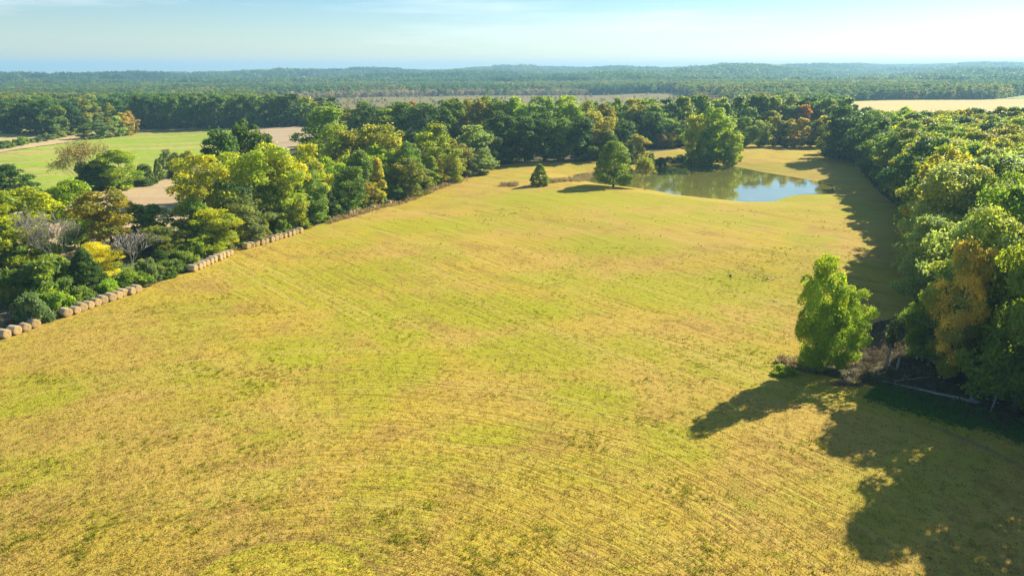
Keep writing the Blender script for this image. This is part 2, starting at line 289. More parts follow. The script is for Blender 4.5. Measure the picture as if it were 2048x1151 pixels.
 (79.1,350.0,3.4,7.5,'bush','ol',"olive green shrub on the pond's far bank, third from the left",'shrubs on the pond bank'),
 (248.2,351.4,23.5,15.3,'oak','ol','olive green crown in the eighth row of the right-hand wood, third from the near end','trees of the right-hand wood'),
 (42.9,352.0,23.2,17.3,'oval','bz','bronze-tinged tree on the front edge of the pond wood, seventh from the left','trees of the wood behind the pond'),
 (85.0,352.0,3.8,7.5,'bush','dk',"dark green shrub on the pond's far bank, fourth from the left",'shrubs on the pond bank'),
 (69.3,352.0,4.5,5.5,'bush','gg',"grey-green shrub on the pond's far bank, first from the left",'shrubs on the pond bank'),
 (216.9,352.6,24.4,15.2,'open','ol','olive green crown in the fifth row of the right-hand wood, eleventh from the near end','trees of the right-hand wood'),
 (188.6,354.8,23.3,16.1,'oak','bg','bright green crown in the second row of the right-hand wood, nineteenth from the near end','trees of the right-hand wood'),
 (239.3,359.7,24.2,15.9,'oak','dk','dark green crown in the seventh row of the right-hand wood, third from the near end','trees of the right-hand wood'),
 (-36.3,360.0,23.9,14.1,'oak','dk','dark green treetop in the back rank of the pond wood, fifth from the left','trees of the wood behind the pond'),
 (212.0,360.5,24.0,14.3,'open','mg','mid green crown in the fourth row of the right-hand wood, twelfth from the near end','trees of the right-hand wood'),
 (219.4,360.6,23.9,15.2,'oval','dk','dark green crown in the fifth row of the right-hand wood, twelfth from the near end','trees of the right-hand wood'),
 (199.4,362.8,23.4,14.5,'oak','mg','mid green crown in the third row of the right-hand wood, fourteenth from the near end','trees of the right-hand wood'),
 (56.8,365.0,17.9,17.0,'oak','dk','dark green tree on the front edge of the pond wood, ninth from the left','trees of the wood behind the pond'),
 (230.6,365.8,23.2,13.9,'oak','ol','olive green crown in the sixth row of the right-hand wood, sixth from the near end','trees of the right-hand wood'),
 (185.8,370.7,23.1,16.8,'oak','mg','mid green tree on the front edge of the right-hand wood, eighteenth from the near end','trees of the right-hand wood'),
 (252.9,370.9,21.1,16.0,'oak','dk','dark green crown in the eighth row of the right-hand wood, fourth from the near end','trees of the right-hand wood'),
 (167.6,372.0,13.7,10.5,'oak','yg',"yellow-green tree at the right wood's far corner",'trees of the right-hand wood'),
 (237.2,372.3,23.7,12.5,'oak','ol','olive green crown in the sixth row of the right-hand wood, seventh from the near end','trees of the right-hand wood'),
 (-31.1,375.0,27.9,19.9,'oak','mg','mid green treetop in the back rank of the pond wood, sixth from the left','trees of the wood behind the pond'),
 (209.5,378.2,24.5,13.2,'oak','yg','yellow-green crown in the third row of the right-hand wood, fifteenth from the near end','trees of the right-hand wood'),
 (268.7,378.7,23.6,16.2,'open','mg','mid green crown in the ninth row of the right-hand wood, first from the near end','trees of the right-hand wood'),
 (246.4,378.8,23.8,14.5,'oak','mg','mid green crown in the seventh row of the right-hand wood, fourth from the near end','trees of the right-hand wood'),
 (259.8,379.2,24.2,15.5,'oak','ol','olive green crown in the eighth row of the right-hand wood, fifth from the near end','trees of the right-hand wood'),
 (-48.9,380.0,24.5,22.8,'open','dk','dark green treetop in the back rank of the pond wood, fourth from the left','trees of the wood behind the pond'),
 (-20.9,380.0,27.1,17.5,'oak','bz','bronze-tinged treetop in the back rank of the pond wood, seventh from the left','trees of the wood behind the pond'),
 (-277.7,381.3,4.4,7.6,'bush','dk','dark green shrub in the hedge between the far left fields, first from the left','hedge between the far left fields'),
 (-10.5,385.0,29.0,17.7,'open','mg','mid green treetop in the back rank of the pond wood, eighth from the left','trees of the wood behind the pond'),
 (1.6,385.0,28.4,17.7,'oak','bg','bright green treetop in the back rank of the pond wood, ninth from the left','trees of the wood behind the pond'),
 (192.2,386.6,23.7,16.7,'oak','dk','dark green tree on the front edge of the right-hand wood, nineteenth from the near end','trees of the right-hand wood'),
 (220.8,387.9,22.6,12.9,'oval','mg','mid green crown in the fourth row of the right-hand wood, thirteenth from the near end','trees of the right-hand wood'),
 (-279.3,389.4,4.0,6.9,'bush','mg','mid green shrub in the hedge between the far left fields, second from the left','hedge between the far left fields'),
 (-63.8,390.0,24.6,24.8,'oak','mg','mid green treetop in the back rank of the pond wood, third from the left','trees of the wood behind the pond'),
 (15.2,390.0,29.3,19.6,'oval','mg','mid green treetop in the back rank of the pond wood, tenth from the left','trees of the wood behind the pond'),
 (201.6,391.3,21.9,14.3,'oak','dk','dark green crown in the second row of the right-hand wood, twentieth from the near end','trees of the right-hand wood'),
 (30.5,395.0,29.4,18.2,'oval','bg','bright green treetop in the back rank of the pond wood, eleventh from the left','trees of the wood behind the pond'),
 (-281.4,398.5,3.9,8.2,'bush','dk','dark green shrub in the hedge between the far left fields, third from the left','hedge between the far left fields'),
 (-80.7,400.0,24.9,24.0,'oval','dk','dark green treetop in the back rank of the pond wood, second from the left','trees of the wood behind the pond'),
 (40.8,400.0,26.5,17.3,'oval','ol','olive green treetop in the back rank of the pond wood, twelfth from the left','trees of the wood behind the pond'),
 (84.3,400.0,9.7,8.5,'oval','br','brownish tree on the front edge of the pond wood, eleventh from the left','trees of the wood behind the pond'),
 (51.4,400.0,24.9,14.0,'oak','bz','bronze-tinged treetop in the back rank of the pond wood, thirteenth from the left','trees of the wood behind the pond'),
 (131.6,402.0,17.3,13.6,'oak','mg','mid green tree on the front edge of the pond wood, fifteenth from the left','trees of the wood behind the pond'),
 (91.2,402.0,9.4,6.8,'oval','ye','yellow tree on the front edge of the pond wood, thirteenth from the left','trees of the wood behind the pond'),
 (142.2,404.0,15.2,11.9,'oval','yg','yellow-green tree on the front edge of the pond wood, sixteenth from the left','trees of the wood behind the pond'),
 (78.4,405.0,20.5,17.6,'oval','dk','dark green tree on the front edge of the pond wood, tenth from the left','trees of the wood behind the pond'),
 (163.2,406.0,17.3,16.0,'oval','bz','bronze-tinged tree on the front edge of the pond wood, nineteenth from the left','trees of the wood behind the pond'),
 (89.3,408.0,15.7,14.4,'oak','mg','mid green tree on the front edge of the pond wood, twelfth from the left','trees of the wood behind the pond'),
 (157.5,408.0,14.0,11.5,'oak','dk','dark green tree on the front edge of the pond wood, eighteenth from the left','trees of the wood behind the pond'),
 (-284.0,408.7,4.6,6.5,'bush','mg','mid green shrub in the hedge between the far left fields, fourth from the left','hedge between the far left fields'),
 (59.5,410.0,27.4,10.3,'oak','bg','bright green treetop in the back rank of the pond wood, fourteenth from the left','trees of the wood behind the pond'),
 (181.8,410.0,17.7,16.1,'oak','ye','yellow tree on the front edge of the pond wood, twenty-first from the left','trees of the wood behind the pond'),
 (152.2,410.0,16.9,10.4,'oak','ol','olive green tree on the front edge of the pond wood, seventeenth from the left','trees of the wood behind the pond'),
 (98.7,410.0,14.8,11.5,'oval','gg','grey-green tree on the front edge of the pond wood, fourteenth from the left','trees of the wood behind the pond'),
 (175.1,412.0,15.3,12.8,'oval','dk','dark green tree on the front edge of the pond wood, twentieth from the left','trees of the wood behind the pond'),
 (69.8,415.0,26.7,15.6,'oak','ol','olive green treetop in the back rank of the pond wood, fifteenth from the left','trees of the wood behind the pond'),
 (-287.2,420.0,2.8,7.8,'bush','gg','grey-green shrub in the hedge between the far left fields, fifth from the left','hedge between the far left fields'),
 (80.8,420.0,26.9,19.3,'oval','mg','mid green treetop in the back rank of the pond wood, sixteenth from the left','trees of the wood behind the pond'),
 (126.5,420.0,23.4,13.5,'open','dk','dark green treetop in the back rank of the pond wood, twenty-first from the left','trees of the wood behind the pond'),
 (-95.3,420.0,20.1,22.4,'oak','ol','olive green treetop in the back rank of the pond wood, first from the left','trees of the wood behind the pond'),
 (92.2,425.0,25.9,16.6,'oak','dk','dark green treetop in the back rank of the pond wood, seventeenth from the left','trees of the wood behind the pond'),
 (103.7,430.0,27.3,18.6,'oak','mg','mid green treetop in the back rank of the pond wood, eighteenth from the left','trees of the wood behind the pond'),
 (-290.8,432.3,2.7,8.2,'bush','dk','dark green shrub in the hedge between the far left fields, sixth from the left','hedge between the far left fields'),
 (116.8,440.0,27.9,17.2,'oak','mg','mid green treetop in the back rank of the pond wood, nineteenth from the left','trees of the wood behind the pond'),
 (129.0,445.0,27.4,17.4,'oval','bg','bright green treetop in the back rank of the pond wood, twentieth from the left','trees of the wood behind the pond'),
 (-294.5,445.0,4.3,7.4,'bush','gg','grey-green shrub in the hedge between the far left fields, seventh from the left','hedge between the far left fields'),
 (141.4,450.0,27.1,18.2,'oak','mg','mid green treetop in the back rank of the pond wood, twenty-second from the left','trees of the wood behind the pond'),
 (198.1,450.0,25.4,16.3,'oak','mg','mid green treetop in the back rank of the pond wood, twenty-seventh from the left','trees of the wood behind the pond'),
 (154.7,455.0,27.3,17.7,'open','dk','dark green treetop in the back rank of the pond wood, twenty-third from the left','trees of the wood behind the pond'),
 (166.1,455.0,26.6,17.8,'oak','mg','mid green treetop in the back rank of the pond wood, twenty-fourth from the left','trees of the wood behind the pond'),
 (189.0,455.0,26.1,17.8,'oak','dk','dark green treetop in the back rank of the pond wood, twenty-sixth from the left','trees of the wood behind the pond'),
 (-271.3,455.0,10.1,13.5,'oak','mg','mid green small tree in the clump ending the far hedge, first from the left','clump at the end of the hedge'),
 (211.2,455.0,26.5,20.9,'oval','dk','dark green treetop in the back rank of the pond wood, twenty-eighth from the left','trees of the wood behind the pond'),
 (-297.8,457.7,2.9,8.9,'bush','mg','mid green shrub in the hedge between the far left fields, eighth from the left','hedge between the far left fields'),
 (179.7,460.0,27.7,18.6,'oak','gg','grey-green treetop in the back rank of the pond wood, twenty-fifth from the left','trees of the wood behind the pond'),
 (-269.2,462.0,12.1,11.1,'oak','gg','grey-green small tree in the clump ending the far hedge, second from the left','clump at the end of the hedge'),
 (-300.6,469.9,4.2,7.0,'bush','ol','olive green shrub in the hedge between the far left fields, ninth from the left','hedge between the far left fields'),
 (-268.3,470.0,13.0,11.9,'oak','ol','olive green small tree in the clump ending the far hedge, third from the left','clump at the end of the hedge'),
 (-267.0,478.0,13.8,11.4,'oak','pg','pale green small tree in the clump ending the far hedge, fourth from the left','clump at the end of the hedge'),
 (-302.8,481.7,2.9,8.2,'bush','ol','olive green shrub in the hedge between the far left fields, tenth from the left','hedge between the far left fields'),
 (-308.8,484.0,20.0,13.5,'oak','mg','mid green tree edging the far wood past the crop field, fourth from left','edge trees of the far wood past the crop field'),
 (-318.3,486.0,24.2,23.7,'oak','dk','dark green tree edging the far wood past the crop field, third from left','edge trees of the far wood past the crop field'),
 (-265.3,486.0,15.4,11.6,'oak','bz','bronze-tinged small tree in the clump ending the far hedge, fifth from the left','clump at the end of the hedge'),
 (-332.4,488.0,23.1,23.8,'oak','dk','dark green tree edging the far wood past the crop field, second from left','edge trees of the far wood past the crop field'),
 (-349.2,492.0,17.5,20.7,'oak','dk','dark green tree edging the far wood past the crop field, first from left','edge trees of the far wood past the crop field'),
 (-304.4,493.0,3.9,8.4,'bush','mg','mid green shrub in the hedge between the far left fields, eleventh from the left','hedge between the far left fields'),
 (-266.4,496.0,16.4,10.4,'oak','br','brownish small tree in the clump ending the far hedge, sixth from the left','clump at the end of the hedge'),
 (-309.2,500.0,19.2,16.1,'oak','dk','dark green tree edging the far wood past the crop field, fifth from left','edge trees of the far wood past the crop field'),
 (-306.9,512.0,22.7,15.0,'oak','ol','olive green tree edging the far wood past the crop field, sixth from left','edge trees of the far wood past the crop field'),
 (-303.0,520.0,20.3,14.5,'oak','gg','grey-green tree edging the far wood past the crop field, seventh from left','edge trees of the far wood past the crop field'),
 (-299.6,530.0,19.8,14.8,'oak','ol','olive green tree edging the far wood past the crop field, eighth from left','edge trees of the far wood past the crop field'),
 (-220.4,538.0,23.8,14.9,'oak','dk','dark green tree edging the far wood past the crop field, sixteenth from left','edge trees of the far wood past the crop field'),
 (-247.4,538.0,24.8,14.0,'oak','dk','dark green tree edging the far wood past the crop field, thirteenth from left','edge trees of the far wood past the crop field'),
 (-166.3,538.0,24.4,14.2,'oak','dk','dark green tree edging the far wood past the crop field, twenty-second from left','edge trees of the far wood past the crop field'),
 (-184.3,538.0,23.8,13.8,'oak','dk','dark green tree edging the far wood past the crop field, twentieth from left','edge trees of the far wood past the crop field'),
 (-202.4,538.0,24.0,11.9,'oak','dk','dark green tree edging the far wood past the crop field, eighteenth from left','edge trees of the far wood past the crop field'),
 (-274.4,538.0,25.1,13.0,'oak','dk','dark green tree edging the far wood past the crop field, tenth from left','edge trees of the far wood past the crop field'),
 (-229.5,538.0,23.5,14.5,'oak','dk','dark green tree edging the far wood past the crop field, fifteenth from left','edge trees of the far wood past the crop field'),
 (-256.4,538.0,24.5,12.6,'oak','dk','dark green tree edging the far wood past the crop field, twelfth from left','edge trees of the far wood past the crop field'),
 (-283.3,538.0,25.3,12.2,'oak','dk','dark green tree edging the far wood past the crop field, ninth from left','edge trees of the far wood past the crop field'),
 (-265.4,538.0,24.6,13.7,'oak','dk','dark green tree edging the far wood past the crop field, eleventh from left','edge trees of the far wood past the crop field'),
 (-193.5,538.0,22.8,14.8,'oak','dk','dark green tree edging the far wood past the crop field, nineteenth from left','edge trees of the far wood past the crop field'),
 (-211.5,538.0,22.7,13.2,'oak','dk','dark green tree edging the far wood past the crop field, seventeenth from left','edge trees of the far wood past the crop field'),
 (-175.4,538.0,22.8,14.0,'oak','dk','dark green tree edging the far wood past the crop field, twenty-first from left','edge trees of the far wood past the crop field'),
 (-238.5,538.0,23.9,12.6,'oak','dk','dark green tree edging the far wood past the crop field, fourteenth from left','edge trees of the far wood past the crop field'),
 (-159.5,545.0,17.5,12.9,'oak','mg','mid green tree edging the far wood past the crop field, twenty-third from left','edge trees of the far wood past the crop field'),
 (-139.7,545.0,18.2,12.9,'oak','mg','mid green tree edging the far wood past the crop field, twenty-fifth from left','edge trees of the far wood past the crop field'),
 (-149.7,545.0,17.3,12.9,'oak','mg','mid green tree edging the far wood past the crop field, twenty-fourth from left','edge trees of the far wood past the crop field'),
]
# trees deep in the right-hand wood, hidden behind or between the ones above
DEEP = [(69.5,75.0,27.0,13.0,'ol'), (77.0,88.0,27.0,13.0,'mg'), (78.0,68.0,27.0,13.0,'mg'), (71.0,66.0,26.0,12.0,'mg'), (79.0,59.3,25.4,13.6,'pg'), (70.0,84.2,23.2,15.0,'mg'), (94.9,149.3,21.5,14.0,'ol'), (110.3,175.9,19.8,16.8,'dk'), (113.5,184.5,20.9,13.6,'ol'), (153.1,285.5,18.7,13.5,'dk'), (160.5,312.2,20.1,12.5,'mg'), (171.8,338.4,19.8,16.2,'dk'), (175.0,346.6,20.7,15.8,'ol'), (176.9,355.1,21.2,12.9,'dk'), (181.3,362.3,21.4,16.8,'ol'), (188.7,378.4,20.1,16.2,'ol'), (196.2,395.0,23.1,16.1,'dk'), (200.4,403.3,19.7,15.8,'mg'), (83.4,71.9,25.7,14.7,'mg'), (80.4,82.2,22.9,15.6,'mg'), (117.7,171.6,21.1,16.7,'ol'), (121.6,182.1,19.0,12.7,'bg'), (136.2,208.8,19.7,16.1,'ol'), (145.8,239.0,20.0,16.5,'bg'), (149.9,258.1,18.9,15.6,'ol'), (154.9,264.5,19.9,15.7,'bg'), (160.2,284.6,18.5,15.4,'dk'), (168.5,302.9,20.8,16.1,'yg'), (176.0,328.8,21.3,13.7,'yg'), (179.8,336.6,21.3,14.1,'dk'), (190.8,363.2,20.6,14.5,'mg'), (193.5,372.1,20.3,16.9,'bg'), (197.7,381.4,21.6,13.4,'mg'), (206.1,400.2,21.0,14.1,'mg'), (90.9,78.0,23.4,16.2,'gg'), (88.5,86.5,22.9,14.8,'pg'), (90.6,82.7,25.9,14.9,'mg'), (91.1,92.2,24.6,13.8,'pg'), (90.9,98.1,24.2,13.9,'pg'), (95.7,107.6,21.8,15.5,'ol'), (101.6,116.3,25.3,14.7,'pg'), (104.4,123.6,25.9,14.3,'pg'), (107.9,131.8,24.9,16.6,'pg'), (111.3,140.6,24.6,13.6,'ol'), (114.7,148.4,22.7,16.5,'ol'), (127.3,174.2,20.2,12.6,'pg'), (143.3,200.8,20.1,15.4,'bg'), (154.9,244.1,19.4,16.9,'ol'), (170.2,278.8,19.5,14.2,'dk'), (175.5,298.8,18.8,12.7,'bg'), (183.1,316.9,20.4,14.2,'yg'), (189.4,334.6,20.8,16.8,'bg'), (191.5,342.6,20.5,14.5,'yg'), (197.1,352.3,22.5,15.6,'yg'), (203.5,370.5,23.1,16.4,'yg'), (210.7,387.9,21.6,17.0,'mg'), (215.6,397.2,20.2,13.8,'dk'), (98.8,85.1,25.5,13.8,'ol'), (102.2,97.6,22.6,13.7,'gg'), (102.6,102.5,22.6,12.5,'mg'), (107.4,110.7,24.2,12.8,'mg'), (110.4,119.9,25.5,15.0,'mg'), (114.2,125.9,25.7,15.1,'ol'), (119.8,134.5,25.8,13.9,'pg'), (124.6,144.4,24.4,15.8,'mg'), (129.4,153.4,23.8,16.2,'ol'), (133.2,162.1,21.5,15.1,'pg'), (135.6,170.3,20.2,14.2,'gg'), (139.9,177.6,22.4,13.7,'ol'), (145.1,185.1,21.6,15.7,'pg'), (150.1,193.1,21.5,16.6,'mg'), (155.2,208.3,18.7,15.5,'bg'), (164.4,244.9,19.8,13.8,'dk'), (185.4,297.3,20.6,13.6,'yg'), (194.9,323.8,22.7,15.9,'yg'), (197.1,332.1,21.4,14.0,'ol'), (206.5,352.0,19.8,12.8,'dk'), (214.5,371.0,19.6,14.9,'mg'), (218.8,378.8,21.3,14.6,'mg'), (225.0,395.8,21.0,16.9,'bg'), (105.0,92.8,23.6,14.5,'ol'), (112.7,101.7,22.0,15.3,'mg'), (117.8,110.8,22.4,14.0,'mg'), (120.1,115.9,25.4,15.2,'mg'), (125.4,124.0,23.4,14.2,'pg'), (127.5,132.6,25.8,12.5,'mg'), (131.7,140.4,24.5,16.2,'pg'), (136.8,149.8,23.8,13.2,'mg'), (143.0,159.7,23.7,16.3,'bg'), (145.9,169.2,25.9,13.3,'pg'), (151.6,175.6,22.6,14.2,'ol'), (154.8,183.9,19.5,15.1,'pg'), (158.7,194.2,19.6,14.2,'ol'), (165.8,209.3,21.9,16.5,'mg'), (168.9,218.4,18.8,13.4,'mg'), (180.4,263.4,19.4,14.2,'yg'), (185.8,270.3,20.4,13.5,'ol'), (202.9,315.3,19.7,14.9,'yg'), (223.8,369.5,22.3,12.6,'yg'), (227.1,378.3,19.9,14.7,'mg'), (232.5,387.5,20.0,14.0,'ol'), (135.9,128.3,21.9,16.4,'ol'), (142.1,137.5,21.9,14.0,'bg'), (146.6,146.0,24.2,13.9,'mg'), (152.6,157.0,23.1,16.3,'ol'), (155.5,166.4,24.8,13.1,'pg'), (159.5,174.2,20.0,14.4,'ol'), (163.4,184.4,22.2,15.1,'mg'), (167.2,193.1,21.6,14.4,'mg'), (172.5,208.6,19.3,14.9,'ol'), (177.1,217.3,20.8,16.3,'bg'), (179.1,226.5,22.7,13.0,'ol'), (182.3,237.2,23.2,14.3,'ol'), (187.5,246.6,22.2,14.9,'ol'), (186.8,252.0,20.6,14.3,'ol'), (193.3,268.2,19.5,13.6,'bg'), (198.1,275.7,18.6,16.0,'mg'), (199.1,286.3,20.2,16.7,'yg'), (202.7,294.8,20.9,12.7,'ol'), (210.4,309.6,20.0,13.9,'ol'), (218.4,328.6,20.3,13.9,'dk'), (227.3,356.1,20.0,12.7,'bg'), (239.6,381.8,20.8,16.3,'ol'), (243.0,390.4,22.5,13.5,'ol'), (165.9,165.1,22.4,15.8,'pg'), (171.0,172.9,21.2,13.7,'pg'), (172.8,181.8,19.9,13.9,'ol'), (181.8,200.1,19.6,16.1,'mg'), (183.5,208.2,20.9,16.9,'bg'), (186.9,216.6,20.9,16.0,'mg'), (189.6,226.5,21.0,14.0,'mg'), (191.2,234.8,21.6,16.7,'gg'), (194.7,244.2,21.8,15.9,'dk'), (196.5,250.2,22.8,15.9,'ol'), (200.1,259.1,21.7,17.0,'ol'), (204.3,267.9,19.2,16.0,'mg'), (206.9,276.4,22.8,12.6,'ol'), (212.1,285.7,22.6,16.3,'mg'), (223.3,314.3,22.0,16.5,'ol'), (223.8,324.6,21.1,17.0,'bg'), (228.4,334.6,20.9,13.5,'dk'), (233.3,344.5,22.0,13.6,'bg'), (235.4,351.2,19.5,16.1,'mg'), (242.7,369.6,20.8,14.9,'mg'), (252.1,387.4,21.1,12.7,'ol'), (193.2,202.8,19.8,16.3,'pg'), (194.1,213.9,21.6,16.9,'mg'), (196.0,222.8,23.2,12.7,'gg'), (200.7,232.7,19.3,13.6,'ol'), (203.1,238.0,19.6,15.1,'bg'), (205.4,247.3,20.3,16.5,'mg'), (207.2,255.9,21.8,16.3,'dk'), (210.6,264.9,21.8,15.6,'dk'), (216.1,272.4,22.4,13.5,'yg'), (218.2,281.6,20.6,16.8,'yg'), (222.9,290.5,18.7,12.9,'mg'), (227.0,299.4,21.1,15.5,'bg'), (228.9,308.8,20.6,15.0,'mg'), (233.9,316.3,21.2,14.0,'bg'), (238.8,335.6,21.3,12.9,'dk'), (251.4,360.3,20.5,15.9,'bg'), (203.5,215.0,22.2,13.8,'ol'), (208.2,222.6,19.2,13.5,'ol'), (210.7,231.6,18.5,15.1,'pg'), (214.7,245.3,19.0,15.0,'ol'), (219.5,253.8,21.0,13.1,'ol'), (222.1,263.5,18.7,12.7,'yg'), (226.3,271.1,20.8,14.7,'bg'), (227.6,281.3,22.3,16.8,'ol'), (232.8,289.2,21.2,15.6,'yg'), (233.0,296.5,21.2,14.0,'ol'), (239.6,305.3,21.4,12.8,'mg'), (240.0,315.1,20.2,16.5,'ol'), (245.2,324.6,21.4,14.2,'mg'), (248.0,335.0,24.4,13.7,'dk'), (253.8,341.6,20.6,13.9,'mg'), (256.7,351.2,20.5,13.4,'ol'), (260.4,359.0,22.0,12.8,'bg'), (262.6,369.6,20.4,14.9,'yg'), (219.7,235.0,19.2,16.6,'ol'), (225.3,245.0,18.8,16.8,'bg'), (228.3,253.7,22.4,14.6,'ol'), (230.5,264.5,21.8,16.5,'ol'), (236.9,273.5,20.2,14.2,'ol'), (239.1,281.6,21.4,15.6,'dk'), (243.2,289.4,20.8,14.2,'bg'), (244.1,300.5,23.7,14.7,'mg'), (251.0,308.9,24.3,16.6,'mg'), (252.9,320.1,22.3,13.4,'dk'), (258.3,329.5,24.4,13.4,'mg'), (259.5,336.4,24.1,15.4,'mg'), (264.0,343.6,20.8,13.0,'bg'), (267.0,353.7,21.7,16.9,'yg'), (270.4,364.1,21.3,13.5,'yg'), (275.3,374.1,21.3,16.7,'yg'), (240.7,262.7,19.3,15.7,'mg'), (246.0,271.7,18.8,16.1,'ol'), (249.1,281.4,20.7,15.6,'ol'), (251.3,289.8,19.2,15.7,'dk'), (253.1,298.1,19.8,14.6,'yg'), (259.0,304.9,22.9,14.4,'bg'), (260.1,316.0,21.0,14.6,'ol'), (264.0,326.0,20.9,16.7,'mg'), (268.5,333.3,20.6,15.0,'mg'), (271.7,342.6,21.5,14.1,'ol'), (277.0,351.9,24.0,14.9,'bg'), (281.8,359.5,22.2,16.3,'mg'), (284.0,368.6,23.0,14.1,'dk'), (257.4,281.8,19.5,16.2,'mg'), (259.5,287.8,22.3,13.9,'mg'), (265.7,296.7,18.8,17.0,'yg'), (267.6,307.8,23.9,13.6,'dk'), (272.3,315.2,20.7,15.1,'ol'), (276.3,324.6,23.0,13.5,'ol'), (279.7,330.9,22.6,13.9,'yg'), (281.2,341.7,24.1,13.3,'mg'), (287.4,349.0,22.0,12.8,'bg'), (290.1,358.8,24.0,16.0,'mg'), (294.3,367.6,22.0,16.4,'dk'), (275.0,301.4,23.7,16.7,'ol'), (281.0,310.1,20.1,16.1,'ol'), (281.7,319.7,20.5,13.4,'yg'), (284.6,325.8,22.6,16.9,'bg'), (289.2,334.2,22.0,15.9,'ol'), (294.8,343.4,20.5,12.6,'ol'), (298.8,353.2,21.9,14.6,'ol'), (303.0,362.2,23.0,15.6,'mg'), (302.1,338.8,24.2,16.3,'ol'), (305.4,347.1,19.8,14.3,'bg'), (308.7,356.5,21.6,13.6,'mg'), (-23.5,293.4,3.4,4.5,'ol'), (-28.7,281.8,4.7,4.4,'ol'), (-33.3,270.2,4.2,5.8,'ol'), (-37.1,258.0,4.6,4.7,'bg'), (-40.6,245.4,4.6,6.1,'ol'), (196.2,296.3,20.6,16.5,'ol')]
COL = {'dk': ((0.089, 0.165, 0.031), 0.25), 'mg': ((0.157, 0.244, 0.031), 0.35), 'bg': ((0.212, 0.317, 0.024), 0.4), 'yg': ((0.282, 0.348, 0.024), 0.4), 'ol': ((0.212, 0.25, 0.037), 0.4), 'gg': ((0.184, 0.25, 0.083), 0.3), 'lm': ((0.276, 0.403, 0.024), 0.3), 'ye': ((0.37, 0.385, 0.027), 0.5), 'go': ((0.37, 0.35, 0.032), 0.5), 'or': ((0.235, 0.275, 0.05), 1.5), 'br': ((0.26, 0.22, 0.083), 0.3), 'pg': ((0.266, 0.348, 0.11), 0.3), 'gr': ((0.217, 0.207, 0.154), 0), 'bz': ((0.238, 0.25, 0.04), 0.6)}
